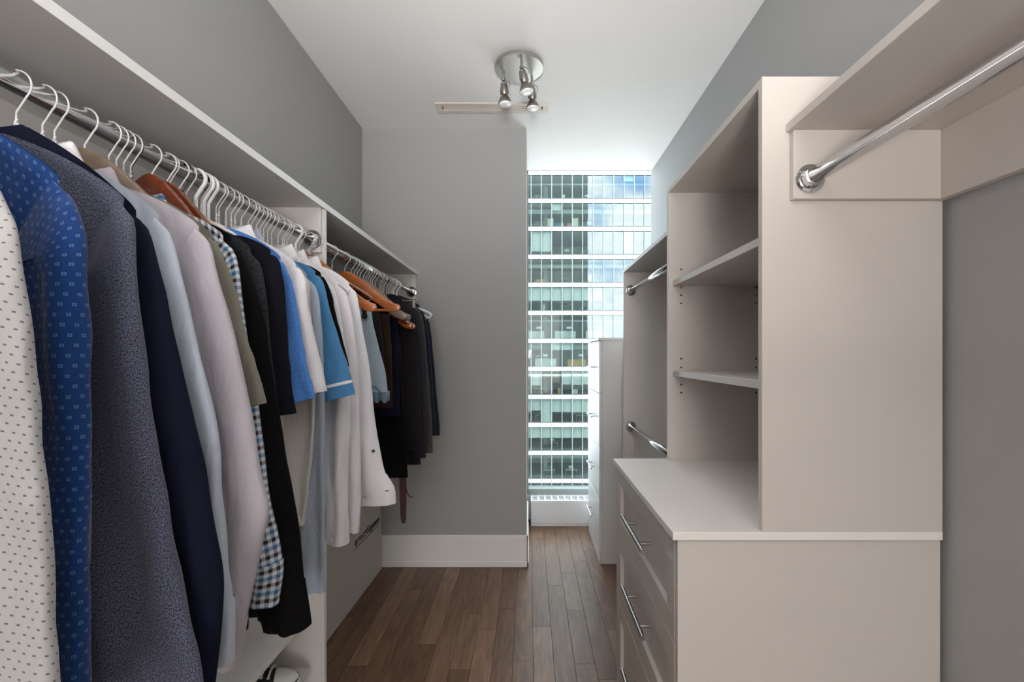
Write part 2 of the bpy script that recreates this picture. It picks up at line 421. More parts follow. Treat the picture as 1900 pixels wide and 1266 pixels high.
# window: frame and glass pane
wn = struct('window_1', MB().box((XP, YW-.02, .20), (1.2, YW+.05, .245), .003).box((XP, YW-.015, .245), (XP+.012, YW+.04, CZ+.4), .002).box((1.188, YW-.015, .245), (1.2, YW+.04, CZ+.4), .002), M['mullion'])
gm = bpy.data.materials.new('clear_glass'); gm.use_nodes = True
t = gm.node_tree; t.nodes.clear()
o_ = t.nodes.new('ShaderNodeOutputMaterial'); mx = t.nodes.new('ShaderNodeMixShader'); tr = t.nodes.new('ShaderNodeBsdfTransparent'); gl = t.nodes.new('ShaderNodeBsdfGlossy')
tr.inputs['Color'].default_value = (.93, .968, .965, 1); gl.inputs['Roughness'].default_value = 0.0; mx.inputs['Fac'].default_value = .012
t.links.new(tr.outputs[0], mx.inputs[1]); t.links.new(gl.outputs[0], mx.inputs[2]); t.links.new(mx.outputs[0], o_.inputs['Surface'])
MB().box((XP+.012, YW+.01, .245), (1.188, YW+.018, CZ+.4)).build('pane', gm, wn)

# heater under the window
ht = thing('window_heater', (.2, 3.7, 0), 'low white heater box with slotted grille along the foot of the window', 'heater')
hb = MB().box((XP+.03, 3.625, .022), (WR, YW-.02, .185), .003).box((XP+.03, 3.632, 0), (WR, YW-.03, .025))
hb.build('casing', M['heater'], ht)
MB().box((XP+.035, 3.635, .185), (WR, YW-.025, .187)).build('grille_bed', M['grille'], ht)
fr = MB().box((XP+.03, 3.625, .185), (WR, 3.645, .198), .001).box((XP+.03, YW-.05, .185), (WR, YW-.02, .198), .001)
fr.build('grille_frame', M['trim'], ht)
xx = XP+.03
while xx < WR-.02:
    MB().box((xx, 3.645, .187), (xx+.014, YW-.05, .198), .001).build('grille_bar', M['trim'], ht); xx += .052

# ------------------------------------------------------------------ ceiling vent and spot lamp
vt = thing('ceiling_vent', (-.21, 2.694, CZ), 'long cream slotted air vent set into the white ceiling', 'vent')
vf = MB()
x0, x1, y0, y1 = -.531, .114, 2.638, 2.750
vf.box((x0, y0, CZ-.006), (x1, y0+.034, CZ), .002).box((x0, y1-.034, CZ-.006), (x1, y1, CZ), .002).box((x0, y0+.034, CZ-.006), (x0+.034, y1-.034, CZ), .002).box((x1-.034, y0+.034, CZ-.006), (x1, y1-.034, CZ), .002)
vf.build('frame', M['vent'], vt)
MB().box((x0+.034, y0+.034, CZ-.0012), (x1-.034, y1-.034, CZ-.0002)).build('slot_shade', M['vent_dark'], vt)  # flat dark sheet, the shade inside the slots put into its colour
for k in range(2):
    yy = y0+.0400+k*.0205
    MB().box((x0+.042, yy, CZ-.0055), (x1-.042, yy+.0100, CZ-.0010)).build('slat', M['vent'], vt)

LX, LY = -.047, 2.288
lp = thing('ceiling_spotlight', (LX, LY, CZ), 'round brushed nickel ceiling lamp with three drop spotlights', 'lamp')
cp = MB().lathe([(.002, CZ), (.095, CZ), (.095, CZ-.007), (.118, CZ-.008), (.119, CZ-.010), (.119, CZ-.0245), (.1175, CZ-.026), (.002, CZ-.026)], (LX, LY, 0), n=64)
autosmooth(cp.build('canopy', M['nickel'], lp), 40)
MB().lathe([(.001, CZ-.034), (.004, CZ-.034), (.004, CZ-.026), (.001, CZ-.026)], (LX+.0, LY-.1, 0), n=10).build('canopy_screw', M['steel'], lp)
heads = [((-.123, 2.307), Vector((.055, -.02, -.99))), ((-.033, 2.207), Vector((.20, -.04, -.95))), ((.016, 2.350), Vector((.03, -.03, -1)))]
for (hx, hy), d in heads:
    d.normalize(); zt = CZ-.026
    st = MB().tube([(hx, hy, zt), (hx, hy, zt-.036)], .0055, 12).lathe([(.003, zt-.050), (.010, zt-.048), (.010, zt-.036), (.003, zt-.034)], (hx, hy, 0), n=12)
    sp = autosmooth(st.build('stem', M['steel'], lp), 40)
    side = d.cross(Vector((0, 1, 0))).normalized()
    P = Vector((hx, hy, zt-.046))
    yk = MB()
    for sg in (-1, 1):
        yk.tube([P, P+side*sg*.012+d*.012, P+side*sg*.018+d*.05, P+side*sg*.018+d*.066], .0035, 8)
    autosmooth(yk.build('yoke', M['head_nickel'], lp), 50)
    def axial(prof, base):
        up = Vector((0, 1, 0)); u = (up-d*up.dot(d)).normalized(); v = d.cross(u)
        return [[base+d*h+(u*math.cos(a)+v*math.sin(a))*r for a in [2*math.pi*k/24 for k in range(24)]] for r, h in prof]
    B = P+d*.020
    autosmooth(MB().rings(axial([(.002, 0), (.0160, .001), (.0172, .006), (.0172, .048), (.014, .052), (.002, .053)], B)).build('socket', M['head_nickel'], lp), 40)
    autosmooth(MB().rings(axial([(.012, .050), (.0145, .052), (.024, .066), (.0305, .082), (.0325, .090), (.0325, .094), (.029, .0945), (.027, .090)], B), cap=False).build('shade', M['head_nickel'], lp), 40)
    bl = autosmooth(MB().rings(axial([(.001, .080), (.028, .082), (.0295, .092), (.0285, .099), (.023, .1025), (.014, .104), (.001, .1045)], B)).build('bulb', M['bulbglass'], lp), 50)
    pts = [P+side*.010+Vector((0, 0, .004)), P+side*.026+d*.004, P+side*.030+d*.018, P+side*.020+d*.034, P+side*.013+d*.026]
    autosmooth(MB().tube(pts, .0022, 8).build('wire', M['steel'], lp), 60)

# ------------------------------------------------------------------ rods with flanges
def rod(name, x, z, y0, y1, label, group=None, flange0=True, flange1=True):
    r = thing(name, (x, y0, z), label, 'rail', group)
    MB().tube([(x, y0+.004, z), (x, y1-.004, z)], RR, 28).build('tube', M['chrome'], r, True)
    for y, s, on in ((y0, 1, flange0), (y1, -1, flange1)):
        if not on: continue
        prof = [(.001, 0), (.0325, 0), (.0325, s*.003), (.031, s*.005), (.0235, s*.006), (.0225, s*.010), (.0215, s*.014), (.0215, s*.022), (.0195, s*.0235), (.001, s*.0235)]
        f = autosmooth(MB().lathe(prof, (x, y, z), 'y', 40).build('flange', M['chrome'], r), 40)
        for a in (.55, 2.6, 4.7):
            c = (x+.0275*math.cos(a), y+s*.004, z+.0275*math.sin(a))
            autosmooth(MB().lathe([(.0005, s*.003), (.0022, s*.0025), (.0034, 0)], c, 'y', 10, cap=False).build('screw', M['steel'], f), 60)
    return r

# ------------------------------------------------------------------ right side: shelf tower, dresser, shelves, chest
ME = M['melamine']
BV = .0008
TY0, TY1, TXF = 1.052, 1.777, .5237
tw = thing('shelf_tower', (.73, 1.42, .934), 'tall warm white open shelf tower standing on the dresser top', 'shelf')
MB().box((TXF, TY0, .934), (WR-.001, TY0+.018, 1.957), BV).build('side_panel', ME, tw)
sp2 = MB().box((TXF, TY1-.018, .934), (WR-.001, TY1, 1.957), BV).build('side_panel', ME, tw)
MB().box((TXF, TY0+.018, 1.938), (WR-.001, TY1-.018, 1.957), BV).build('top_panel', ME, tw)
MB().box((WR-.012, TY0+.018, .934), (WR-.002, TY1-.018, 1.938)).build('back_panel', ME, tw)
for z in (1.588, 1.252):
    MB().box((.540, TY0+.0185, z), (WR-.013, TY1-.0185, z+.0195), BV).build('shelf', ME, tw)
for xh in (.572, .853):
    for yp in (500, 548, 563, 666, 682, 714, 729):
        if xh > .8 and yp in (500, 714): continue
        z = H-(yp-VY)*1.759/F
        MB().lathe([(.0001, -.0006), (.0030, -.0006), (.0036, .0002)], (xh, TY1-.018, z), 'y', 12, cap=False).build('pin_hole', M['dark'], tw)
    for z in (1.5835, 1.2475):
        MB().tube([(xh, TY1-.018, z), (xh, TY1-.032, z)], .0042, 10).build('shelf_pin', M['steel'], tw)

DXF = .335
ds = thing('dresser', (.63, 1.42, 0), 'warm white shaker drawer dresser with steel bar handles under the shelf tower', 'dresser')
db = MB().box((DXF+.001, TY0+.006, .0), (WR-.001, TY0+.024, .915), BV)
db.build('end_panel', ME, ds)
MB().box((DXF+.001, TY1, .0), (WR-.001, TY1+.018, .915), BV).build('end_panel', ME, ds)
MB().box((DXF+.02, TY0+.024, .10), (WR-.002, TY1, .915)).build('carcass', ME, ds)
MB().box((DXF+.05, TY0+.024, 0), (DXF+.07, TY1, .10)).build('toe_kick', ME, ds)
MB().box((.323, TY0-.001, .9155), (WR-.001, TY1+.018, .934), .0012).build('countertop', M['counter'], ds)
def shaker(y0, y1, z0, z1, parent, rail=.060, xf=DXF):
    m = MB(); d = .013; iy0, iy1, iz0, iz1 = y0+rail, y1-rail, z0+rail, z1-rail
    m.box((xf, y0, z0), (xf+.019, y1, iz0), .0008).box((xf, y0, iz1), (xf+.019, y1, z1), .0008).box((xf, y0, iz0), (xf+.019, iy0, iz1), .0008).box((xf, iy1, iz0), (xf+.019, y1, iz1), .0008)
    m.box((xf+d, iy0, iz0), (xf+.018, iy1, iz1))
    return m.build('drawer', ME, parent)
def bar_handle(yc, z, length, parent, xf, r=.0070, off=.032):
    h = MB().tube([(xf-off, yc-length/2, z), (xf-off, yc+length/2, z)], r, 14)
    for s in (-1, 1):
        h.tube([(xf-off, yc+s*length*.29, z), (xf+.0005, yc+s*length*.29, z)], r*.75, 10)
    return autosmooth(h.build('handle', M['steel'], parent), 50)
for z0, z1, hz in ((.670, .912, .806), (.423, .666, .577), (.112, .419, .307)):
    d = shaker(TY0+.026, TY1-.003, z0, z1, ds)
    bar_handle(1.384, hz, .272, d, DXF)

def closet_shelf(label, x_wall, x_front, y0, y1, side_at, mat, edge_mat):
    s = 1 if x_front > x_wall else -1
    r = thing('closet_shelf', ((x_wall+x_front)/2, (y0+y1)/2, 1.83), label, 'shelf')
    MB().box((x_wall+s*.001, y0, 1.83), (x_front, y1, 1.849), BV).build('board', mat, r)
    if edge_mat is not mat: MB().box((x_front, y0, 1.8295), (x_front+s*.0015, y1, 1.8495)).build('edge_band', edge_mat, r)
    MB().box((x_wall+s*.001, y0, 1.677), (x_wall+s*.019, y1, 1.83), BV).build('back_cleat', mat, r)
    for y, sg in side_at:
        MB().box((x_wall+s*.019, y, 1.677), (x_front-s*.008, y+sg*.016, 1.83), .0012).build('side_cleat', mat, r)
    return r
closet_shelf('warm white closet shelf at top right, beside the tower, over an empty chrome rail', WR, .577, YB+.02, TY0-.001, [(TY0-.001, -1)], ME, ME)
rod('closet_rail', RXR, ROD_Z, YB+.02, TY0-.017, 'empty chrome hanging rail at top right below the shelf beside the tower')
closet_shelf('white closet shelf between the tower and the window, over two rails', WR, .577, TY1+.001, 2.849, [], ME, ME)
ep = thing('end_panel', (.75, 2.858, 0), 'tall plain grey-white closet end panel between the tower and the drawer chest', 'panel')
MB().box((.577, 2.85, 0), (WR-.001, 2.868, 1.849), BV).build('board', M['panel'], ep)
MB().box((.5775, 2.8485, 0), (.5795, 2.8695, 1.849)).build('edge_band', M['melamine_edge'], ep)
rod('closet_rail', RXR, ROD_Z, TY1, 2.85, 'upper of the two short chrome rails left of the shelf tower')
rod('closet_rail', RXR, .892, TY1, 2.85, 'lower of the two short chrome rails, just above the dresser top')

ch = thing('chest_of_drawers', (.69, 3.25, 0), 'tall narrow white chest of flat drawers beside the window', 'chest')
CX, CY0, CY1 = .448, 2.976, 3.54
MB().box((CX+.020, CY0, 0), (WR-.002, CY0+.018, 1.420), BV).build('side_panel', M['chest'], ch)
MB().box((CX+.020, CY1-.018, 0), (WR-.002, CY1, 1.420), BV).build('side_panel', M['chest'], ch)
MB().box((CX+.022, CY0+.018, .05), (WR-.003, CY1-.018, 1.419)).build('carcass', M['chest'], ch)
MB().box((CX-.006, CY0-.008, 1.420), (.70, CY1+.008, 1.437), .0015).box((.70, CY0, 1.420), (WR-.002, CY1+.008, 1.437), .0015).build('top_board', M['chest'], ch)
MB().box((CX+.004, CY0+.001, 0), (CX+.022, CY1-.001, .056), BV).build('plinth', M['chest'], ch)
zs = [1.416, 1.080, .742, .398, .060]
for i, hz in enumerate((1.244, .91, .567, .247)):
    d = MB().box((CX, CY0+.002, zs[i+1]+.003), (CX+.0195, CY1-.002, zs[i]), .0012).build('drawer', M['chest'], ch)
    bar_handle(3.26, hz, .235, d, CX, .005, .028)

# ------------------------------------------------------------------ left side: closet fittings
CL = M['closet']
closet_shelf('long white closet shelf along the left wall above the shirts', WL, -.696, YB+.02, 1.6085, [(1.6, -1)], CL, M['trim'])
closet_shelf('shorter white closet shelf at the far left corner above the suits', WL, -.696, 1.6095, YP-.001, [(YP-.001, -1)], CL, M['trim'])
dv = thing('divider_panel', (-.87, 1.609, 0), 'tall white divider panel standing between the two left hanging bays', 'panel')
MB().box((WL+.026, 1.600, 0), (-.700, 1.618, 1.829), BV).build('board', CL, dv)
MB().box((-.7005, 1.5995, .0), (-.6975, 1.6185, 1.829), .0006).build('edge_band', M['melamine_edge'], dv)
rod('closet_rail', ROD_X, ROD_Z, YB+.02, 1.584, 'long chrome hanging rail full of shirts under the left shelf')
rod('closet_rail', ROD_X, ROD_Z, 1.618, YP-.017, 'shorter chrome rail with wooden hangers and suits at the far left', None, True, True)
ls = thing('low_shelf', (-.9, .4, .46), 'low white shelf under the hanging shirts, above the sneaker', 'shelf')
MB().box((WL+.001, YB+.02, .441), (-.745, 1.599, .4595), BV).build('board', CL, ls)
MB().box((-.7455, YB+.02, .4408), (-.7425, 1.599, .4600), .0006).build('edge_band', M['melamine_edge'], ls)
ss = thing('shoe_shelf', (-.9, .4, .266), 'lowest white shelf on the left, holding the sneaker', 'shelf')
MB().box((WL+.001, YB+.02, .248), (-.745, 1.599, .266), BV).build('board', CL, ss)
MB().box((WL+.026, YB+.02, 0), (WL+.044, 1.599, .248)).build('support', CL, ss)

# flat carton leaning in the far corner
cb = thing('cardboard_box', (-.96, 2.3, 0), 'large flat pale carton standing on the floor in the far left corner', 'box')
p0, p1 = Vector((-.952, 1.66, 0)), Vector((-.912, 2.905, 0))
dirv = (p1-p0).normalized(); nrm = Vector((dirv.y, -dirv.x, 0))
def slab(a, b, z0, z1, th):
    v = []
    for z in (z0, z1): v += [a+Vector((0,0,z)), b+Vector((0,0,z)), b-nrm*th+Vector((0,0,z)), a-nrm*th+Vector((0,0,z))]
    return v, [(0,3,2,1),(4,5,6,7),(0,1,5,4),(1,2,6,5),(2,3,7,6),(3,0,4,7)]
MB().add(*slab(p0, p1, .002, .86, .06)).build('carton_body', M['carton'], cb)
fp = MB().add(*slab(p0+dirv*.30, p0+dirv*1.02, .006, .80, .004)); fp.v = [v+nrm*.0025 for v in fp.v]
pm = p0+dirv*.80
MB().add(*slab(p0+dirv*.012+nrm*.003, pm+nrm*.003, .004, .858, .003)).build('flap', M['carton'], cb)
ln = MB().add(*slab(p0+dirv*.84+nrm*.0012, p1-dirv*.05+nrm*.0012, .292, .2955, .001)); ln.build('printed_line', M['ink'], cb)
def text_mesh(s, size, mat, parent, loc, ux, uz, name='printed_text', ext=.0003):
    cu = bpy.data.curves.new('txt', 'FONT'); cu.body = s; cu.size = size; cu.extrude = ext; cu.resolution_u = 3
    o = bpy.data.objects.new('txt', cu); col.objects.link(o)
    bpy.context.view_layer.update()
    me = bpy.data.meshes.new_from_object(o.evaluated_get(bpy.context.evaluated_depsgraph_get()))
    vs = [Vector(loc)+ux*v.co.x+uz*v.co.y+ux.cross(uz)*v.co.z for v in me.vertices]; fs = [tuple(p.vertices) for p in me.polygons]
    bpy.data.objects.remove(o); bpy.data.curves.remove(cu)
    return mesh(name, vs, fs, mat, parent)
text_mesh('armstrong.com', .062, M['ink'], cb, p0+dirv*.83+nrm*.0015+Vector((0,0,.31)), dirv, Vector((0,0,1)))
text_mesh('Canton', .062, M['ink'], cb, p1-dirv*.25+nrm*.0015+Vector((0,0,.31)), dirv, Vector((0,0,1)))

# sneakers
def sneaker(label, loc, rz, group):
    r = thing('sneaker', loc, label, 'shoe', group, rz)
    def sec(x, half, z0, z1, n=20, p=2.6, yo=0):
        ring = []
        for k in range(n):
            a = 2*math.pi*k/n; c, s_ = math.cos(a), math.sin(a)
            yy = half*math.copysign(abs(c)**(2/p), c); zz = (z0+z1)/2+(z1-z0)/2*math.copysign(abs(s_)**(2/p), s_)
            ring.append((x, yy+yo, zz))
        return ring
    def local(mb, name, mat, parent=r, sm=True):
        o = mesh(name, mb.v, mb.f, mat, parent, False, world=False); 
        return autosmooth(o, 50) if sm else o
    local(MB().rings([sec(-.145, .012, .002, .028), sec(-.140, .028, .001, .030), (sec(-.10, .035, 0, .030)), sec(-.03, .033, 0, .029), sec(.04, .042, 0, .029), sec(.09, .046, 0, .030), sec(.125, .038, 0, .031), sec(.143, .022, .002, .030), sec(.148, .008, .006, .026)]), 'sole', M['rubber'])
    local(MB().rings([sec(-.140, .024, .022, .105), sec(-.11, .031, .022, .108), sec(-.06, .032, .022, .098), sec(-.01, .034, .022, .092), sec(.03, .038, .022, .080), sec(.065, .042, .022, .066), sec(.095, .041, .022, .056), sec(.12, .030, .022, .046)]), 'upper', M['canvas'])
    local(MB().rings([sec(.078, .0435, .020, .064, p=2.2), sec(.09, .0445, .020, .061, p=2.2), sec(.115, .040, .020, .053, p=2.2), sec(.134, .027, .020, .045, p=2.2), sec(.144, .010, .022, .038, p=2.2)]), 'toe_cap', M['rubber'])
    pts = []
    for k in range(15):
        a = -math.pi/2+math.pi*k/14; pts.append((.078+.066*math.cos(a)**.9 if math.cos(a) > 0 else .078, .0462*math.sin(a), .034))
    local(MB().tube(pts, .0022, 8), 'stripe', M['wire_black'])
    for i, x_ in enumerate((.062, .043, .024, .005, -.014)):
        z_ = .072+(.062-x_)*.36
        for sg in (-1, 1):
            local(MB().lathe([(.002, .0), (.0052, .0), (.0052, .002), (.0028, .0026)], (x_, sg*.028, z_-.007), 'z', 12, cap=False), 'eyelet', M['lace'])
        hh = MB().tube([(x_, -.029, z_-.004), (x_+.004, -.012, z_+.006), (x_+.008, .012, z_+.006), (x_+.012, .029, z_-.004)], .0034, 6)
        local(hh, 'lace', M['lace'])
    local(MB().tube([(-.012, 0, .105), (.0, -.02, .108), (.02, -.036, .085), (.035, -.046, .05)], .0028, 6), 'lace', M['lace'])
    return r
sneaker('black canvas sneaker with white toe cap on the lowest left shelf', (-.872, 1.452, .266), math.radians(20), None)

# ------------------------------------------------------------------ office building across the street, street and own facade
YF = 60.0
FLH, BAYW = 51.9*YF/F, 19.1*YF/F
ZT = H-(317-VY)*YF/F                                # top of the first spandrel in view
XB0 = (985.4-VX)*YF/F                               # first mullion in view
pm_ = bpy.data.materials.new('office_glass'); pm_.use_nodes = True
t = pm_.node_tree; t.nodes.clear()
o_ = t.nodes.new('ShaderNodeOutputMaterial'); mx = t.nodes.new('ShaderNodeMixShader'); tr = t.nodes.new('ShaderNodeBsdfTransparent'); gl = t.nodes.new('ShaderNodeBsdfGlossy')
tr.inputs['Color'].default_value = (.82, .86, .845, 1); gl.inputs['Roughness'].default_value = 0.0; gl.inputs['Color'].default_value = (1, 1, 1, 1); mx.inputs['Fac'].default_value = .098
ge = t.nodes.new('ShaderNodeNewGeometry'); n = t.nodes.new('ShaderNodeTexNoise'); n.inputs['Scale'].default_value = .22; n.inputs['Detail'].default_value = 1.5
bp = t.nodes.new('ShaderNodeBump'); bp.inputs['Strength'].default_value = .13; bp.inputs['Distance'].default_value = .05
t.links.new(ge.outputs['Position'], n.inputs['Vector']); t.links.new(n.outputs['Fac'], bp.inputs['Height']); t.links.new(bp.outputs[0], gl.inputs['Normal'])
t.links.new(tr.outputs[0], mx.inputs[1]); t.links.new(gl.outputs[0], mx.inputs[2]); t.links.new(mx.outputs[0], o_.inputs['Surface'])
M['off_floor'] = plain('office_carpet', (.36, .37, .36), .9)
M['off_ceil'] = plain('office_ceiling', (.74, .76, .72), .9)
M['off_wall'] = plain('office_wall', (.62, .66, .63), .9, var=.35, vscale=.6)
M['blind'] = plain('pale_green_blind', (.64, .70, .66), .9)
M['bulkhead'] = plain('pale_bulkhead', (.66, .72, .67), .9)
M['partition'] = plain('pale_office_screen', (.62, .68, .63), .8)

ob = thing('office_building', (5, YF, -40), 'glass and white office tower filling the window view across the street', 'building')
NB0, NB1, NF = -5, 19, 12
def bx(k): return XB0+k*BAYW
xl, xr = bx(NB0), bx(NB1)
zb = ZT-NF*FLH
SPH = 8.0*YF/F
far_stuff = MB(); far_glass = MB()
sp_mesh = {}
def shared(key, name, mb, mat):
    if key not in sp_mesh:
        me = bpy.data.meshes.new(name); me.from_pydata([tuple(v) for v in mb.v], [], mb.f); me.materials.append(mat); sp_mesh[key] = me
    return sp_mesh[key]
def inst(name, me, parent, loc):
    o = bpy.data.objects.new(name, me); col.objects.link(o); o.parent = parent; o.location = Vector(loc)-origin(parent); return o
pane_h = FLH-SPH
for f in range(NF+1):
    zt = ZT-f*FLH
    # slab: floor of the storey above, ceiling of the storey below
    MB().box((xl, YF+.25, zt-SPH+.02), (xr, YF+9, zt-.06)).build('floor_slab', M['off_ceil'], ob)
    MB().box((xl, YF+.26, zt-.06), (xr, YF+9, zt-.04)).build('carpet', M['off_floor'], ob)
    MB().box((xl, YF-.02, zt-SPH), (xr, YF+.25, zt)).build('spandrel_backing', M['joint'], ob)
    for s, e in ((0, 0),):
        MB().box((xl, YF-.16, zt-.02), (xr, YF, zt+.035)).build('sill_rail', M['joint'], ob)
        MB().box((xl, YF-.16, zt-SPH-.05), (xr, YF, zt-SPH-.01)).build('head_rail', M['joint'], ob)
    for k in range(NB0, NB1):
        pbx = MB().box((.035, -.10, .0), (BAYW-.035, -.02, SPH-.03))
        if -1 <= k < 13:
            inst('spandrel', shared('sp', 'spandrel', pbx, M['skin_slab']), ob, (bx(k), YF, zt-SPH))
        else:
            far_stuff.box((bx(k)+.035, YF-.10, zt-SPH), (bx(k)+BAYW-.035, YF-.02, zt-.03))
        if f < NF:
            gl_ = MB().box((.04, -.02, .04), (BAYW-.04, .0, pane_h-.04))
            if -1 <= k < 13:
                inst('pane', shared('pane', 'pane', gl_, pm_), ob, (bx(k), YF, zt-FLH))
            else:
                far_glass.box((bx(k)+.04, YF-.02, zt-FLH+.04), (bx(k)+BAYW-.04, YF, zt-SPH-.04))
for k in range(NB0, NB1+1):
    x = bx(k)
    MB().box((x-.045, YF-.20, zb-SPH), (x+.045, YF+.06, ZT)).build('mullion', M['mullion'], ob)
tag(far_stuff.build('spandrels', M['skin_slab'], ob), kind='stuff'); tag(far_glass.build('panes', pm_, ob), kind='stuff')
MB().box((xl, YF+8.8, zb-SPH), (xr, YF+9, ZT)).build('back_wall', M['off_wall'], ob)
MB().box((xl-.3, YF-.1, zb-SPH), (xl, YF+9, ZT)).box((xr, YF-.1, zb-SPH), (xr+.3, YF+9, ZT)).build('side_wall', M['skin_slab'], ob)
for k in range(NB0, NB1, 6):
    MB().box((bx(k)+.4, YF+4, zb-SPH), (bx(k)+1.0, YF+4.6, ZT)).build('column', M['off_wall'], ob)
MB().box((xl-.3, YF-.1, -40), (xr+.3, YF+9, zb-SPH)).build('lower_storeys', M['off_wall'], ob)
MB().box((xl-.3, YF-.1, ZT), (xr+.3, YF+9, ZT+14)).build('upper_storeys', M['skin_slab'], ob)
# blinds (fraction of the pane covered) per storey and bay; bulkheads behind the glass
blind = {2: {1-1: .86, 1: .86, 9: .9}, 4: {k: .58 for k in range(-1, 7)}, 7: {0: .62, 3: .58, 4: .60, 5: .58, -1: .2}, 8: {-1: .55, 0: .50, 1: 1.0, 2: .56, 3: .56, 4: .57, 5: .57},
         9: {k: .47 for k in range(-1, 9)}, 0: {9: .25}, 1: {2: .30}, 3: {}, 5: {}, 6: {2: .3, 3: .3}}
for f, d in blind.items():
    for k, fr in d.items():
        h = pane_h*fr
        MB().box((bx(k)+.05, YF+.10, ZT-f*FLH-SPH-h), (bx(k)+BAYW-.05, YF+.13, ZT-f*FLH-SPH-.02)).build('blind', M['blind'], ob)
for f, dz, hh in ((1, .34, .55), (3, .42, .48), (5, .55, .22), (6, .20, .62), (0, .5, .25), (10, .5, .3)):
    z = ZT-f*FLH-SPH-dz
    MB().box((xl, YF+1.6, z-hh), (xr, YF+2.0, z)).build('bulkhead', M['bulkhead'], ob)
# things standing in the offices
def osc(name, cat, label, f, u0, u1, h, mat, group=None, y=.7, dp=.5, zlift=0.0):
    """a box-shaped office thing on storey f between bays u0 and u1, with a top and feet of its own"""
    z0 = ZT-(f+1)*FLH-.034+zlift
    r = thing(name, (bx((u0+u1)/2), YF+y, z0), label, cat, group)
    a, b = bx(u0), bx(u1)
    MB().box((a, YF+y, z0+.03), (b, YF+y+dp, z0+h-.04), .02).build('body', mat, r)
    MB().box((a-.02, YF+y-.02, z0+h-.04), (b+.02, YF+y+dp+.02, z0+h), .01).build('top', mat, r)
    MB().box((a+.05, YF+y+.05, z0), (b-.05, YF+y+dp-.05, z0+.03)).build('base', M['dark'], r)
    return r
tan = plain('tan_cardboard', (.55, .36, .16), .8); cream = plain('cream_cabinet', (.70, .69, .55), .6); bluep = plain('blue_panel', (.10, .20, .36), .7); pink = plain('pink_panel', (.62, .30, .32), .7); org = plain('orange_board', (.55, .34, .12), .7); grn = plain('dim_green_panel', (.16, .22, .20), .7)
osc('cardboard_box', 'box', 'left of the two tan boxes in an office window halfway up the tower', 3, .42, .93, .55, tan)
osc('cardboard_box', 'box', 'right of the two tan boxes in an office window halfway up the tower', 3, .97, 1.47, .55, tan)
osc('cabinet', 'cabinet', 'left pale cream cabinet in the second office storey from the top', 1, 1.62, 2.2, 1.3, cream)
osc('cabinet', 'cabinet', 'right pale cream cabinet in the second office storey from the top', 1, 4.05, 4.65, 1.35, cream)
osc('storage_bin', 'bin', 'dark blue bin between pale cabinets in the second office storey', 1, 2.35, 2.9, .7, bluep)
osc('storage_bin', 'bin', 'pale blue-white bin beside the dark blue bin in the second office storey', 1, 2.95, 3.2, .6, M['partition'])
osc('storage_bin', 'bin', 'pink bin left of the right cream cabinet in the second office storey', 1, 3.55, 3.95, .65, pink)
osc('cabinet', 'cabinet', 'narrow cream cabinet in the top office storey in view', 0, 3.05, 3.35, .8, cream)
for f, u0, u1, lb in ((5, -.9, 1.3, 'pale office screen at left in the storey with white lamps'), (5, 2.35, 4.4, 'pale office screen at the middle of the storey with white lamps'), (5, 5.4, 7.4, 'pale office screen at right in the storey with white lamps'),
                      (6, .4, 2.5, 'pale office screen at left in the storey at eye level')):
    osc('office_screen', 'screen', lb, f, u0, u1, 1.05, M['partition'], None, .9, .08)
osc('office_counter', 'counter', 'orange-topped counter in the office storey at eye level', 6, 3.6, 5.4, .95, org, None, .9, .5)
osc('cardboard_box', 'box', 'tan and white box in the office storey below eye level', 7, 2.62, 2.92, .85, tan)
osc('cabinet', 'cabinet', 'small white cabinet in the office storey below eye level', 7, 4.05, 4.6, .65, M['partition'])
osc('cabinet', 'cabinet', 'slim white cabinet under the lowered blinds of the middle storey', 4, 1.1, 1.4, .95, M['partition'])
BAYN = ('one', 'two', 'three', 'four', 'five', 'six', 'seven', 'eight', 'nine', 'ten', 'eleven', 'twelve')
random.seed(5)
DESKS = [(0, 0), (0, 5.0), (1, 0), (1, 5.2), (1, 8), (2, 3), (2, 5), (2, 9), (3, 2.7), (3, 5.3), (4, 2.8), (4, 4.7), (4, 8.5), (8, .4), (8, 4.5), (9, 1.5), (10, 1.2), (10, 3.4), (7, .3), (6, 7.5)]
for i, (f, u) in enumerate(DESKS):
    z0 = ZT-(f+1)*FLH-.034; a = bx(u); yy = YF+1.4
    r = thing('office_desk', (a+.8, yy, z0), 'office desk behind window bay '+BAYN[int(u)]+', storey '+BAYN[f]+' from the top across the street', 'desk', 'desks in the tower opposite')
    MB().box((a, yy, z0+.70), (a+1.6, yy+.8, z0+.74)).build('desktop', M['partition'], r)
    MB().box((a+.05, yy+.1, z0), (a+.12, yy+.7, z0+.70)).build('leg', M['mullion'], r)
    MB().box((a+1.48, yy+.1, z0), (a+1.55, yy+.7, z0+.70)).build('leg', M['mullion'], r)
    MB().box((a+.5, yy+.5, z0+.86), (a+1.1, yy+.54, z0+1.22)).box((a+.77, yy+.5, z0+.74), (a+.83, yy+.54, z0+.9)).build('monitor', M['partition'] if i % 2 else grn, r)
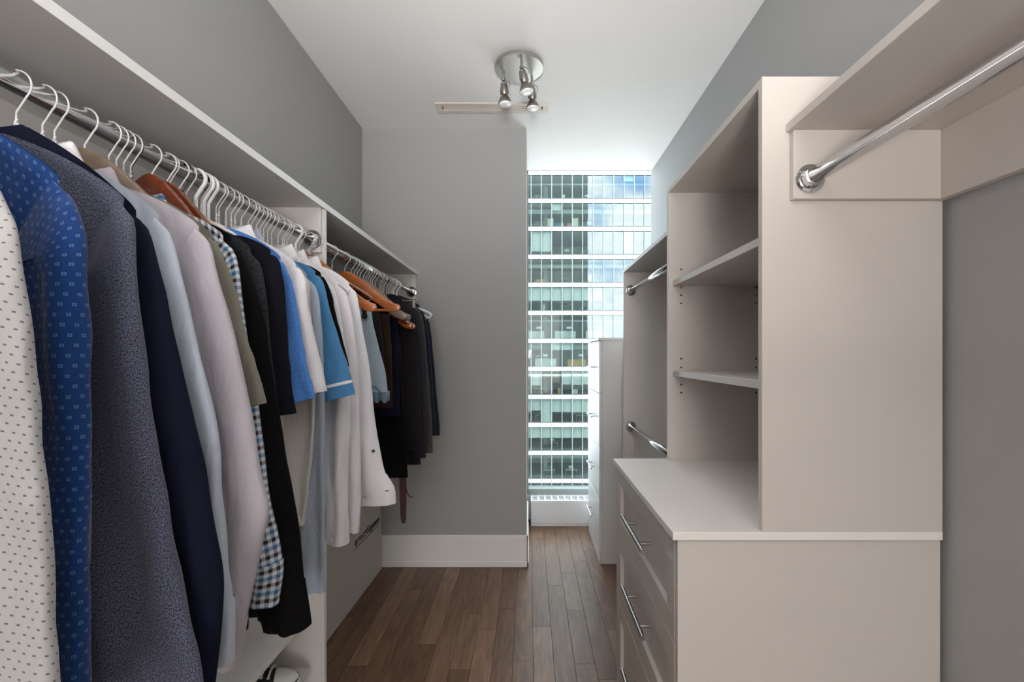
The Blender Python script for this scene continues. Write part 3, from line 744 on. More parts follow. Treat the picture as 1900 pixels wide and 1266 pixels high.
for f, u, wh in ((5, .75, 'left one of three, storey above eye level'), (5, 3.75, 'middle one of three, storey above eye level'), (5, 6.8, 'right one of three, storey above eye level'), (6, 1.4, 'left one of two, storey at eye level'), (6, 4.9, 'right one of two, storey at eye level')):
    z0 = ZT-(f+1)*FLH-.034; a = bx(u); yy = YF+.75
    r = thing('floor_lamp', (a, yy, z0), 'square white office lamp, '+wh, 'lamp', 'square office lamps')
    MB().box((a-.02, yy-.02, z0+.03), (a+.02, yy+.02, z0+1.3)).build('pole', M['mullion'], r)
    MB().box((a-.33, yy-.04, z0+1.3), (a+.33, yy+.04, z0+1.62), .02).build('head', M['plastic'], r)
    MB().box((a-.2, yy-.12, z0), (a+.2, yy+.08, z0+.03)).build('base', M['mullion'], r)

struct('ground', MB().box((-150, -60, -40.2), (150, 200, -40)), plain('dark_street_asphalt', (.07, .07, .07), .9))
own = MB().box((-45, 3.91, -40), (XP-.02, 4.15, 48)).box((1.22, 3.91, -40), (14.6, 4.15, 48)).box((XP-.02, 3.91, -40), (1.22, 4.15, .17)).box((XP-.02, 3.91, CZ+.45), (1.22, 4.15, 48))
own.box((14.4, -30, -40), (14.6, 3.91, 48)).box((-45, -30, 47.8), (14.6, 4.15, 48)).box((-45, -30, -40), (14.6, -29.8, 48)).box((-45.2, -30, -40), (-45, 4.15, 48))
struct('wall_exterior', own, plain('dark_glass_facade', (.10, .125, .125), .3))
lb = thing('low_building', (27, -32, -40), 'low red building with white upper storey, seen mirrored in the office glass', 'building')
MB().box((19, -40, -40), (40, -24, -36.4)).build('ground_storey', plain('red_render', (.42, .07, .06), .8), lb)
MB().box((19, -40, -36.4), (40, -24, -30.5)).build('upper_storey', plain('white_render', (.80, .80, .80), .8), lb)
MB().box((18.8, -40.2, -30.5), (40.2, -23.8, -30.1)).build('roof', M['joint'], lb)
for k in range(6):
    MB().box((20+k*3.2, -24.02, -34.6), (21.6+k*3.2, -23.95, -32.6)).build('window', M['off_wall'], lb)
struct('bounce_slab', MB().box((-25, 4.15, -3.9), (22, 15.5, -3.6)), plain('pale_bounce_surface', (.58, .58, .57), .9))  # unseen slab, added to throw light up through the window onto the ceiling

# ------------------------------------------------------------------ hangers
def hook(mb, Y, r=.0013, R=.0205, zn=1.628, n=8, cx=ROD_X):
    pts = [(cx, Y, zn), (cx, Y, ROD_Z-.052), (cx, Y, ROD_Z-.042), (cx+.008, Y, ROD_Z-.030)]
    for k in range(15):
        a = math.radians(-48+k*(238/14)); pts.append((cx+(R+r)*math.cos(a), Y, ROD_Z-.0035+(R+r)*math.sin(a)))
    mb.tube(pts, r, n); return mb
def wire_hanger(Y, label, group=None, mat='wire_white', tipz=1.530, half=.150):
    r = thing('wire_hanger', (ROD_X, Y, 1.628), label, 'hanger', group)
    m = hook(MB(), Y)
    for ph in (0, math.pi):
        m.tube([(ROD_X+.0016*math.cos(ph+k*1.05), Y+.0016*math.sin(ph+k*1.05), 1.628+k*.0034) for k in range(13)], .0013, 6)
    autosmooth(m.build('hook', M[mat], r), 60)
    z0 = 1.628
    pts = [(ROD_X, Y, z0), (ROD_X+.012, Y, z0-.014), (ROD_X+.045, Y, z0-.018), (ROD_X+.045+.5*(half-.065), Y, lerp(z0-.018, tipz+.010, .5)), (ROD_X+half-.02, Y, tipz+.010), (ROD_X+half, Y, tipz-.006), (ROD_X+half-.012, Y, tipz-.016), (ROD_X, Y, tipz-.020)]
    pts = pts+[(2*ROD_X-x, y, z) for x, y, z in reversed(pts[:-1])]
    autosmooth(MB().tube(pts, .0013, 6).build('frame', M[mat], r), 60)
    return r
def wood_hanger(Y, label, group=None, mat='wood_orange', tipz=1.53, half=.170, bar=True, th=.013, z0=1.664, hookmat='wire_white'):
    r = thing('wooden_hanger', (ROD_X, Y, z0), label, 'hanger', group)
    autosmooth(hook(MB(), Y, .0014, zn=z0-.012).build('hook', M[hookmat], r), 60)
    up, lo = [], []
    N = 18
    for i in range(N+1):
        q = i/N; x = half*q
        e = q*q*(3-2*q)
        zt = z0-(z0-tipz)*(.30*q+.70*e)*1.0
        lo_ = .040*(1-q)**.6+.020+.004*q
        up.append((x, zt)); lo.append((x, zt-lo_))
    outl = [(-x, z) for x, z in reversed(up[1:])]+up+[(half+.006, tipz-.010)]+list(reversed(lo))+[(-x, z) for x, z in lo[1:]]+[(-half-.006, tipz-.010)]
    bm = bmesh.new()
    vs = [bm.verts.new((ROD_X+x, Y-th/2, z)-origin(r) if False else Vector((ROD_X+x, Y-th/2, z))) for x, z in outl]
    f = bm.faces.new(vs)
    ex = bmesh.ops.extrude_face_region(bm, geom=[f])
    for g in ex['geom']:
        if isinstance(g, bmesh.types.BMVert): g.co.y += th
    bmesh.ops.recalc_face_normals(bm, faces=bm.faces[:])
    es = [e for e in bm.edges if len(e.link_faces) == 2 and e.calc_face_angle(0) > 1.2]
    bmesh.ops.bevel(bm, geom=es, offset=.003, segments=2, profile=.5, affect='EDGES')
    bm.verts.index_update()
    o = mesh('shoulder_bar', [v.co.copy() for v in bm.verts], [tuple(v.index for v in fc.verts) for fc in bm.faces], M[mat], r); bm.free(); autosmooth(o, 45)
    if bar:
        MB().tube([(ROD_X-half+.012, Y, tipz-.022), (ROD_X+half-.012, Y, tipz-.022)], .0058, 12).build('trouser_bar', M[mat], r, True)
    return r
def plastic_hanger(Y, label, group=None, tipz=1.535, half=.165, mat='plastic', fr=.0042):
    r = thing('plastic_hanger', (ROD_X, Y, 1.65), label, 'hanger', group)
    autosmooth(hook(MB(), Y, .0042, R=.0175, zn=1.632, n=10).build('hook', M[mat], r), 60)
    pts = [(ROD_X, Y, 1.634)]+[(ROD_X+dx, Y, z) for dx, z in ((.03, 1.624), (.08, 1.598), (half-.02, tipz+.012), (half, tipz-.002), (half-.008, tipz-.016), (half-.03, tipz-.020), (0, tipz-.020))]
    pts = pts+[(2*ROD_X-x, y, z) for x, y, z in reversed(pts[1:-1])]+[(ROD_X, Y, 1.634)]
    autosmooth(MB().tube(pts, fr, 10).build('frame', M[mat], r), 60)
    return r

# ------------------------------------------------------------------ garments
def smooth(a, b, x):
    t_ = max(0, min(1, (x-a)/(b-a))); return t_*t_*(3-2*t_)
def lerp(a, b, t_): return a+(b-a)*t_
def spline(pts, n):
    """Catmull-Rom resampled to n+1 points at equal arc length"""
    P = [Vector(p) for p in pts]; P = [P[0]*2-P[1]]+P+[P[-1]*2-P[-2]]
    dense = []
    for i in range(1, len(P)-2):
        for k in range(20):
            u = k/20; a, b, c, d = P[i-1], P[i], P[i+1], P[i+2]
            dense.append(.5*((2*b)+(c-a)*u+(2*a-5*b+4*c-d)*u*u+(3*b-a-3*c+d)*u**3))
    dense.append(P[-2])
    L_ = [0]
    for i in range(1, len(dense)): L_.append(L_[-1]+(dense[i]-dense[i-1]).length)
    out = []; j = 0
    for k in range(n+1):
        s = L_[-1]*k/n
        while j < len(L_)-2 and L_[j+1] < s: j += 1
        q = (s-L_[j])/max(1e-9, L_[j+1]-L_[j]); out.append(dense[j].lerp(dense[j+1], q))
    return out, L_[-1]
def ramp(tab, s):
    for (s0, v0), (s1, v1) in zip(tab, tab[1:]):
        if s <= s1: return lerp(v0, v1, smooth(0, 1, (s-s0)/(s1-s0)))
    return tab[-1][1]
def nz3(a, b, c): return noise.noise(Vector((a, b, c)))

def sleeve_rings(E, wtab, Yc, drop, b0, b1, seed, amp, n0, n1, N, side=1, Mseg=36, yo=-.016, flare=0.0):
    """E: outer edge as (X, z) from shoulder tip to hem"""
    rings = []
    for i in range(n0, n1+1):
        s = i/N; p = E[i]+Vector((-side*.004, -.0055))*(1-smooth(0, .06, s)); tn = (E[min(i+1, N)]-E[max(i-1, 0)]).normalized()
        nr = Vector((tn.y, -tn.x)) if side > 0 else Vector((-tn.y, tn.x))     # toward the body
        d0 = Vector((-.50*side, -.866)); d = d0.lerp(nr, smooth(0, .22, s)).normalized()
        wd = ramp(wtab, s); q = p+d*wd; c = (p+q)/2; a = wd/2
        b_ = lerp(b0, b1, smooth(0, .5, s))*(.45+.55*smooth(0, .05, s))
        yy = Yc+yo*(.35+.65*smooth(.0, .16, s))
        ring = []
        for k in range(Mseg):
            ph = 2*math.pi*k/Mseg; u = math.cos(ph); v = math.sin(ph)
            e = math.copysign(abs(v)**.75, v)
            g = amp*smooth(0, .45, s)
            fold = g*(1.3*nz3(u*1.5+seed, s*1.6, seed*.37)+.9*math.sin(u*3.4+seed*2.1+s*1.7)*.5)
            cre = .0050*nz3(u*2.2+s*3+seed, s*9+u*2.5, seed+4)*smooth(.05, .2, s)
            edge = -d*0.0
            x_ = c.x-d.x*a*u; z_ = c.y-d.y*a*u
            ring.append(Vector((x_, yy+b_*e*(1+.25*nz3(u*2+seed, s*5, 9.1))+fold+cre, z_)))
        rings.append(ring)
    return rings

def close_end(mb, ring, depth, zoff):
    """turned-in edge so that the open hem shows a lining a little way up"""
    c = sum(ring, Vector())/len(ring)
    r1 = [c+(p-c)*.93 for p in ring]; r2 = [c+(p-c)*.90+Vector((0, 0, zoff)) for p in ring]
    r3 = [c+(p-c)*.55+Vector((0, 0, zoff*1.1)) for p in ring]
    mb.rings([ring, r1, r2, r3], cap=False)

def garment(name, label, cat, Y, mat, edge, wtab=None, hem=.82, collar=None, cuff=.068, short=False, group=None, seed=1.0, th=.014, amp=.012, b=(.014, .018),
            neck=(.055, 1.617), body_w=.19, yo=-.020, cuff_w=.092, collar_mat=None, top_lift=0.0, body_flare=.0, button=False, pad=0.0, no_sleeve=False, hem_band=None):
    m = M_F(mat)
    root = thing(name, (ROD_X, Y, 1.617), label, cat, group)
    if short: body_w = .160; hem = max(hem, 1.0)
    E3 = [at(px_, py_, Y+yo*smooth(0, .25, i/(len(edge)-1))) for i, (px_, py_) in enumerate(edge)]
    E2 = [Vector((p.x, p.z)) for p in E3]
    tip = E2[0]
    N = 44
    E, Lg = spline(E2, N)
    if wtab is None:
        wtab = [(0, .175), (.2, .165), (.5, .130), (.8, .108), (1, .095)] if not short else [(0, .175), (.3, .185), (1, .175)]
    # --- body
    dxn, zn = neck; dxt = tip.x-ROD_X
    NB, MB_ = 34, 64
    rings = []
    for j in range(NB+1):
        tt = j/NB; ring = []
        for k in range(MB_):
            ph = 2*math.pi*k/MB_; u = math.cos(ph); v = math.sin(ph)
            hw = lerp(dxt-.004, body_w, smooth(0, .22, tt)); hw = hw*(1+.10*body_flare*tt)
            x = hw*u; ax = abs(x)
            if ax < dxn: zt = zn-.022*(1-(ax/dxn)**2)*(1 if v < 0 else .25)
            else:
                q = (ax-dxn)/max(1e-6, dxt-dxn); zt = lerp(zn, tip.y, q)+.010*math.sin(math.pi*q)+pad*math.sin(math.pi*min(1, q))**.5*.6-.004*smooth(.9, 1, q)
            z = lerp(zt, hem+.012*nz3(u*1.2+seed, 3.3, seed)+(.03*(abs(u)**3) if cuff else 0), tt)
            tk = lerp(.004 if ax > dxn else .016, th, smooth(0, .12, tt))
            fo = (amp*1.0)*smooth(.08, .6, tt)*(nz3(u*2.6+seed*1.7, tt*1.3, seed)+.55*math.sin(u*7+seed*3+tt*1.2)*.6)
            y = Y+tk*math.copysign(abs(v)**.6, v)+fo+.003*nz3(u*6+tt*4, tt*9, seed+2)*smooth(.03, .15, tt)
            ring.append(Vector((ROD_X+x, y, z)))
        rings.append(ring)
    bmb = MB().rings(rings, cap=False); close_end(bmb, rings[-1], 0, .02)
    body = set_cloth(bmb.build('body', m, root, True), rings)
    if hem_band:
        i0 = NB-3
        MB().rings([[p+(Vector((0, math.copysign(.0015, p.y-Y), 0))) for p in r_] for r_ in rings[i0:]], cap=False).build('hem_band', M_F(hem_band), root, True)
    # --- sleeves
    if not no_sleeve:
        nc = N if (short or not cuff) else max(8, int(round(N*(1-cuff/Lg))))
        for side in (1, -1):
            if side == 1: EE = E
            else:
                # the wall-side sleeve hangs the same way, mirrored about the rail, kept off the wall
                EE = [Vector((max(2*ROD_X-p.x, WL+.035), p.y)) for p in E]
            wt = wtab
            R_ = sleeve_rings(EE, wt, Y, 0, b[0], b[1], seed*1.3+side, amp, 0, N, N, side, yo=yo)
            sm = MB().rings(R_[:nc+1], cap=False)
            if nc == N: close_end(sm, R_[N], 0, .015)
            sl = set_cloth(sm.build('sleeve', m, root, True), R_[:nc+1])
            if not short and cuff:
                cr_ = []
                for i in range(nc-1, N+1):
                    cc = sum(R_[i], Vector())/len(R_[i]); cr_.append([cc+(p-cc)*1.03+Vector((0, math.copysign(.0012, p.y-cc.y), 0)) for p in R_[i]])
                cm = MB().rings(cr_, cap=False); close_end(cm, cr_[-1], 0, .02)
                cf = set_cloth(cm.build('cuff', m, sl, True), cr_)
                if button and side == 1:
                    for i, rr_, frac in ((nc+(N-nc)//2, .0048, .10),(nc-6, .0048, .12)):
                        rg = R_[i]; P_ = min(rg, key=lambda p: abs((p.x-min(q.x for q in rg))/(max(q.x for q in rg)-min(q.x for q in rg))-(1-frac))+(0 if p.y < sum(q.y for q in rg)/len(rg) else 5))
                        if i > nc:
                            MB().box(P_+Vector((-.013, -.0032, -.0014)), P_+Vector((.004, -.001, .0014))).build('buttonhole', M['button'], cf)
                        else:
                            autosmooth(MB().lathe([(.001, -.004), (rr_, -.0035), (rr_, -.001), (.001, -.0005)], P_, 'y', 16).build('button', M['button'], sl), 40)
            if name == 'polo_shirt' and side == 1:
                rb = [[(sum(R_[i], Vector())/len(R_[i]))+(p-sum(R_[i], Vector())/len(R_[i]))*1.015+Vector((0, math.copysign(.0008, p.y-Y), 0)) for p in R_[i]] for i in (N-5, N-4)]
                MB().rings(rb, cap=False).build('white_stripe', FB['white'], sl, True)
            elif short and hem_band is None and cat in ('t-shirt',):
                i0 = N-5
                hb_ = [[(sum(R_[i], Vector())/len(R_[i]))+(p-sum(R_[i], Vector())/len(R_[i]))*1.02+Vector((0, math.copysign(.0012, p.y-Y), 0)) for p in R_[i]] for i in range(i0, N+1)]
                set_cloth(MB().rings(hb_, cap=False).build('sleeve_hem', m, sl, True), hb_)
    # --- collar
    if collar:
        cm_ = M_F(collar_mat or mat); nseg = 48
        stand, fold, flap = [], [], []
        lift = top_lift
        for k in range(nseg+1):
            a = -math.pi/2+.16+(2*math.pi-.32)*k/nseg            # opening at the front (-Y)
            fr_ = max(0, -math.sin(a))                           # 1 at the front
            rx, ry = .060, .024
            cx_, sy_ = math.cos(a), math.sin(a)
            z0_ = zn-.030*fr_-.004; z1_ = zn+.030-.016*fr_+lift
            pt = math.exp(-((abs(((a+math.pi/2) % (2*math.pi))-0) if ((a+math.pi/2) % (2*math.pi)) < math.pi else 2*math.pi-((a+math.pi/2) % (2*math.pi)))-.55)**2/.10)
            z2_ = z0_-.010-.045*pt
            stand.append(Vector((ROD_X+rx*cx_, Y+ry*sy_, z0_)))
            fold.append(Vector((ROD_X+(rx-.004)*cx_, Y+(ry-.002)*sy_, z1_)))
            flap.append(Vector((ROD_X+(rx+.016+.010*pt)*cx_, Y+(ry+.010)*sy_, z2_)))
        mid = [f_.lerp(g_, .12)+Vector((0, 0, .002)) for f_, g_ in zip(fold, flap)]
        inner = [f_+Vector((0, 0, .0)) for f_ in fold]
        o = MB().rings([stand, inner, mid, [f_.lerp(g_, .6) for f_, g_ in zip(mid, flap)], flap], cap=False, closed=False).build('collar', cm_, root, True); set_cloth(o)
        sd = o.modifiers.new('thickness', 'SOLIDIFY'); sd.thickness = .0022; sd.offset = 0
    TIPS[Y] = (dxt, tip.y)
    return root
TIPS = {}
def M_F(k): return FB[k] if k in FB else M[k]

LS = [(0, .175), (.2, .165), (.5, .135), (.8, .112), (1, .095)]
TS = [(0, .165), (.35, .18), (1, .175)]
SHIRTS = [
 dict(name='dress_shirt', label='white shirt with tiny black dashes, nearest the camera at far left', Y=.45, mat='white_dot', hem=.80, seed=1.1,
      edge=[(-22,300),(0,345),(18,400),(31,437),(44,560),(56,700),(72,850),(88,990),(98,1130),(107,1266),(112,1400)], wtab=[(0,.175),(.3,.16),(1,.15)], cuff=0, amp=.007),
 dict(name='dress_shirt', label='royal blue shirt patterned with small light squares, second from the left edge', Y=.525, mat='blue_dot', hem=.80, seed=2.3,
      edge=[(118,330),(146,385),(156,440),(161,520),(165,640),(167,760),(170,900),(172,1050),(176,1200),(178,1330)], wtab=[(0,.15),(.15,.125),(.5,.10),(1,.085)], cuff=0, amp=.015),
 dict(name='dress_shirt', label='charcoal speckled melange shirt beside the royal blue one', Y=.60, mat='grey_mel', hem=.80, seed=3.9,
      edge=[(236,368),(248,420),(262,560),(290,760),(318,930),(345,1100),(372,1220),(390,1330)], wtab=[(0,.18),(.2,.165),(.5,.155),(.8,.145),(1,.135)], cuff=0, amp=.009),
 dict(name='sweater', label='plain dark navy long-sleeved top behind the speckled shirt', Y=.645, mat='navy', hem=.80, seed=4.2, neck=(.030, 1.652),
      edge=[(258,392),(272,420),(300,520),(338,690),(375,860),(400,1000),(413,1090),(408,1190),(396,1300)], wtab=LS, cuff=0, amp=.010),
 dict(name='dress_shirt', label='pale blue shirt with white collar, left of the lavender one', Y=.69, mat='pale_blue', hem=.82, seed=5.7, collar=True, collar_mat='white',
      edge=[(300,400),(317,432),(334,500),(358,610),(386,710),(406,800),(413,900),(420,1010),(428,1110),(432,1180),(431,1228)], wtab=[(0,.175),(.2,.16),(.5,.125),(.8,.09),(1,.075)], amp=.013),
 dict(name='dress_shirt', label='pale lavender shirt whose sleeve bends at the elbow', Y=.755, mat='lavender', hem=.84, neck=(.065, 1.605), seed=6.4, collar=True,
      edge=[(374,420),(389,445),(402,500),(430,600),(462,740),(484,860),(498,920),(503,950),(490,1005),(470,1095),(455,1165),(438,1236)], wtab=[(0,.18),(.2,.165),(.5,.125),(.68,.115),(.8,.10),(1,.06)], amp=.013),
 dict(name='t_shirt', label='olive grey short-sleeved T-shirt between lavender shirt and gingham shirt', cat='t-shirt', Y=.815, mat='olive', hem=.92, seed=7.7, short=True,
      edge=[(398,438),(412,470),(430,525),(446,590),(470,660),(486,712),(495,748)], wtab=[(0,.17),(.3,.165),(1,.135)], cuff=0, amp=.008),
 dict(name='dress_shirt', label='blue, black and white gingham checked shirt', Y=.86, mat='plaid', hem=.83, neck=(.070, 1.598), seed=8.8, collar=True,
      edge=[(418,438),(436,466),(443,500),(450,560),(462,640),(475,720),(484,800),(490,860),(497,930),(512,1000),(520,1060),(513,1122)], wtab=[(0,.17),(.2,.15),(.5,.125),(.8,.115),(1,.10)], amp=.010),
 dict(name='sweatshirt', label='plain black long-sleeved sweatshirt beside the gingham shirt', Y=.905, mat='black', hem=.775, neck=(.085, 1.588), seed=9.2,
      edge=[(432,442),(452,475),(474,535),(492,600),(504,690),(516,780),(530,870),(545,960),(556,1050),(566,1120),(571,1165)], wtab=[(0,.18),(.2,.165),(.5,.135),(.85,.115),(1,.085)], amp=.009, th=.018),
 dict(name='cardigan', label='dark heather grey knit behind the black sweatshirt', Y=.95, mat='char_knit', hem=.80, neck=(.085, 1.588), seed=10.6,
      edge=[(468,462),(484,490),(493,540),(499,600),(508,680),(520,780),(534,880),(550,980),(562,1060),(572,1135)], wtab=LS, cuff=0, amp=.008, th=.016),
 dict(name='t_shirt', label='blue-black short-sleeved T-shirt left of the bright blue one', cat='t-shirt', Y=1.0, mat='black_tee', hem=.93, neck=(.085, 1.588), seed=11.4, short=True,
      edge=[(506,466),(522,495),(530,560),(534,630),(540,700),(546,768)], wtab=[(0,.165),(.35,.16),(1,.135)], cuff=0, amp=.010),
 dict(name='t_shirt', label='bright cobalt blue short-sleeved T-shirt', cat='t-shirt', Y=1.045, mat='blue_tee', hem=.95, seed=12.1, short=True,
      edge=[(524,478),(541,520),(549,565),(560,630),(572,690),(585,738)], wtab=[(0,.165),(.35,.165),(1,.14)], cuff=0, amp=.010),
 dict(name='t_shirt', label='white short-sleeved jersey shirt right of the cobalt T-shirt', cat='t-shirt', Y=1.095, mat='white_tee', hem=.95, seed=13.5, short=True,
      edge=[(552,490),(569,520),(576,570),(586,630),(596,680),(604,726)], wtab=[(0,.165),(.35,.16),(1,.125)], cuff=0, amp=.008),
 dict(name='dress_shirt', label='off-white long-sleeved shirt showing below the cobalt T-shirt', Y=1.13, mat='ivory', hem=.85, seed=14.9, collar=True, collar_mat='white',
      edge=[(560,502),(574,528),(578,600),(583,700),(583,760),(580,830),(572,900),(562,975)], wtab=LS, amp=.016),
 dict(name='dress_shirt', label='grey-blue chambray shirt with long cuffed sleeve before the divider', Y=1.165, mat='grey_blue', hem=.88, seed=15.3, collar=True,
      edge=[(572,510),(586,532),(594,570),(600,640),(604,720),(606,820),(605,920),(604,1010),(604,1096)], wtab=[(0,.165),(.2,.13),(.5,.085),(.8,.062),(1,.052)], amp=.009, cuff=.07),
 dict(name='polo_shirt', label='sky blue polo shirt with white sleeve stripe', cat='polo', Y=1.235, mat='sky_polo', hem=.95, seed=16.6, short=True, neck=(.09, 1.578),
      edge=[(588,505),(601,528),(612,575),(628,630),(645,685),(657,732)], wtab=[(0,.165),(.35,.165),(1,.13)], cuff=0, amp=.006),
 dict(name='t_shirt', label='thin black short-sleeved top behind the sky blue polo', cat='top', Y=1.275, mat='black', hem=.95, seed=17.2, neck=(.09, 1.578), short=True,
      edge=[(598,508),(611,535),(626,595),(640,645),(648,680)], wtab=[(0,.165),(.35,.14),(1,.08)], cuff=0, amp=.006),
 dict(name='dress_shirt', label='white shirt with the left of two cuffs beside the chambray sleeve', Y=1.33, mat='white', hem=.88, seed=18.1, collar=True,
      edge=[(608,515),(622,540),(636,600),(650,690),(652,780),(646,860),(647,940),(648,1006)], wtab=LS, amp=.018),
 dict(name='dress_shirt', label='pinkish white shirt between two whiter dress shirts', Y=1.40, mat='pinkwhite', hem=.88, seed=19.8, collar=True,
      edge=[(630,525),(644,548),(656,600),(664,680),(668,780),(670,860),(671,930),(668,985)], wtab=LS, amp=.012),
 dict(name='dress_shirt', label='white dress shirt with dark cuff button, last before the divider panel', Y=1.49, mat='white', hem=.90, seed=20.4, collar=True,
      edge=[(650,526),(664,552),(676,630),(686,690),(694,770),(704,830),(714,875),(730,905),(733,934)], wtab=[(0,.175),(.2,.16),(.5,.125),(.8,.125),(1,.125)], amp=.009, button=True, cuff=.085),
]
for s_ in SHIRTS:
    s_ = dict(s_); s_.setdefault('cat', 'shirt')
    if s_.get('collar') is None: s_['collar'] = None
    garment(**s_)

# garments' own hangers and the further hangers on the near rail
G1 = 'white wire hangers on the near rail'
HY = {.645: .668, .69: .704}
for s_ in SHIRTS:
    y_ = s_['Y']
    if y_ in (.755, .905, 1.49): continue
    wire_hanger(HY.get(y_, y_), 'white wire hanger carrying the '+{
        .45: 'white dashed shirt', .525: 'royal blue patterned shirt', .60: 'charcoal speckled shirt', .645: 'dark navy top', .69: 'pale blue shirt', .815: 'olive T-shirt', .86: 'gingham shirt', .95: 'heather grey knit',
        1.0: 'blue-black T-shirt', 1.045: 'cobalt blue T-shirt', 1.095: 'white jersey shirt', 1.13: 'off-white long-sleeved shirt', 1.165: 'grey-blue chambray shirt', 1.235: 'sky blue polo', 1.275: 'thin black top', 1.33: 'white shirt beside the chambray one', 1.40: 'pinkish white shirt'}[y_], half=TIPS[y_][0]-.020, tipz=TIPS[y_][1]-.012)
wood_hanger(.771, 'beige-taupe wooden hanger just left of the gingham collar', None, 'wood_beige', bar=False, th=.014, tipz=1.530, half=.195, z0=1.672)
wood_hanger(.905, 'dark red-brown wooden hanger, left of the two dark ones on the near rail', None, 'wood_dark', bar=False, half=.165, tipz=1.52, z0=1.682)
wood_hanger(.943, 'dark red-brown wooden hanger, right of the two dark ones on the near rail', None, 'wood_dark', bar=False, half=.165, tipz=1.52, z0=1.682)
wood_hanger(.978, 'tan wooden hanger left of the white plastic hooks', None, 'wood_tan', bar=False, half=.155, tipz=1.52)
wood_hanger(1.49, 'orange wooden hanger inside the last white dress shirt', None, 'wood_orange', bar=False, half=.125)
wood_hanger(1.552, 'orange wooden hanger touching the rail flange of the near rail', None, 'wood_orange', bar=False, half=.222, tipz=1.50)
near = {'white_dot': 'dashed shirt', 'blue_dot': 'royal blue shirt', 'grey_mel': 'speckled shirt', 'navy': 'navy top', 'pale_blue': 'pale blue shirt', 'lavender': 'lavender shirt', 'olive': 'olive T-shirt', 'plaid': 'gingham shirt', 'black': 'black top',
        'char_knit': 'heather knit', 'black_tee': 'blue-black T-shirt', 'blue_tee': 'cobalt T-shirt', 'white_tee': 'white jersey', 'ivory': 'off-white shirt', 'grey_blue': 'chambray shirt', 'sky_polo': 'sky blue polo', 'white': 'white dress shirt', 'pinkwhite': 'pinkish shirt'}
EXTRA = (.722, .83, .845, 1.105, 1.15, 1.19, 1.22, 1.255, 1.29, 1.31, 1.363, 1.39, 1.415, 1.56, 1.567)
gaps = {}
for y_ in EXTRA:
    lo_ = max((q for q in SHIRTS if q['Y'] <= y_), key=lambda q: q['Y']); up_ = min((q for q in SHIRTS if q['Y'] > y_), key=lambda q: q['Y'], default=None)
    gaps.setdefault((near[lo_['mat']], near[up_['mat']] if up_ else 'divider panel'), []).append(y_)
for (a_, b_), ys in gaps.items():
    for i, y_ in enumerate(ys):
        wire_hanger(y_, ('' if len(ys) == 1 else ('left of two: ', 'right of two: ')[i] if len(ys) == 2 else ('left of three: ', 'middle of three: ', 'right of three: ')[i])+'wire hanger hooked between '+a_+' and '+b_, G1, tipz=1.515, half=.14)
wire_hanger(.862, 'black wire hanger hooked behind the gingham shirt', None, 'wire_black')
wire_hanger(.99, 'black wire hanger just left of the white plastic hooks', None, 'wire_black')
for i, y_ in enumerate((1.028, 1.053, 1.068)):
    plastic_hanger(y_, ('left', 'middle', 'right')[i]+' of three thick white plastic hangers side by side on the near rail')
plastic_hanger(1.467, 'single thick white plastic hanger near the divider panel')

# ------------------------------------------------------------------ second bay: empty wooden hangers, trousers, jackets
wood_hanger(1.862, 'orange wooden hanger nearest in the far bay, with a trouser bar', None, 'wood_orange', tipz=1.530, half=.215)
G2 = 'beige hangers in the far bay'
for i, y_ in enumerate((1.965, 1.995, 2.03)):
    wood_hanger(y_, ('first', 'second', 'third')[i]+' beige-taupe wooden hanger behind the large orange one in the far bay', G2, 'wood_beige', bar=False, tipz=1.505, th=.010, half=.215)
wood_hanger(2.07, 'red-brown wooden hanger among the beige ones in the far bay', None, 'wood_dark', bar=False, tipz=1.49, half=.20)
wood_hanger(2.13, 'lower orange wooden hanger, left of the two tips over the black jacket', None, 'wood_orange', tipz=1.475, half=.195, z0=1.655, bar=False)
wood_hanger(2.19, 'lower orange wooden hanger, right of the two tips over the black jacket', None, 'wood_orange', tipz=1.475, half=.195, z0=1.655, bar=False)
G3 = 'white wire hangers on the far rail'
ORD = ('first', 'second', 'third', 'fourth', 'fifth', 'sixth', 'seventh', 'eighth', 'ninth', 'tenth', 'eleventh', 'twelfth')
for i, y_ in enumerate((1.93, 2.105, 2.16, 2.23, 2.30, 2.36, 2.41, 2.44, 2.47, 2.50)):
    wire_hanger(y_, ORD[i]+' white wire hook along the far rail, counted from the divider panel', G3)
wire_hanger(1.74, 'white wire hanger holding the washed jeans in the far bay', half=.15, tipz=1.548)
wire_hanger(2.385, 'black hanger hook on the far rail', None, 'wire_black')
plastic_hanger(2.53, 'left of the white plastic hangers at the end of the far rail', half=.18)
plastic_hanger(2.585, 'right of the white plastic hangers at the end of the far rail', half=.195, tipz=1.552, fr=.0068)
wood_hanger(2.615, 'pale wooden hanger end beside the last white plastic hanger', None, 'wood_beige', bar=False, tipz=1.525, half=.18)

# metal clip hanger
c_ = thing('clip_hanger', (ROD_X, 2.33, 1.65), 'metal trouser hanger with small clips above the black jacket', 'hanger')
autosmooth(hook(MB(), 2.33, .0014).build('hook', M['steel'], c_), 60)
MB().tube([(ROD_X, 2.33, 1.652), (ROD_X, 2.33, 1.598)], .0016, 8).tube([(ROD_X-.19, 2.33, 1.598), (ROD_X+.19, 2.33, 1.598)], .0025, 8).build('bar', M['steel'], c_)
for dx in (-.16, -.10, .04, .10, .16):
    MB().box((ROD_X+dx-.006, 2.322, 1.562), (ROD_X+dx+.006, 2.338, 1.604), .002).build('clip', M['steel'], c_)

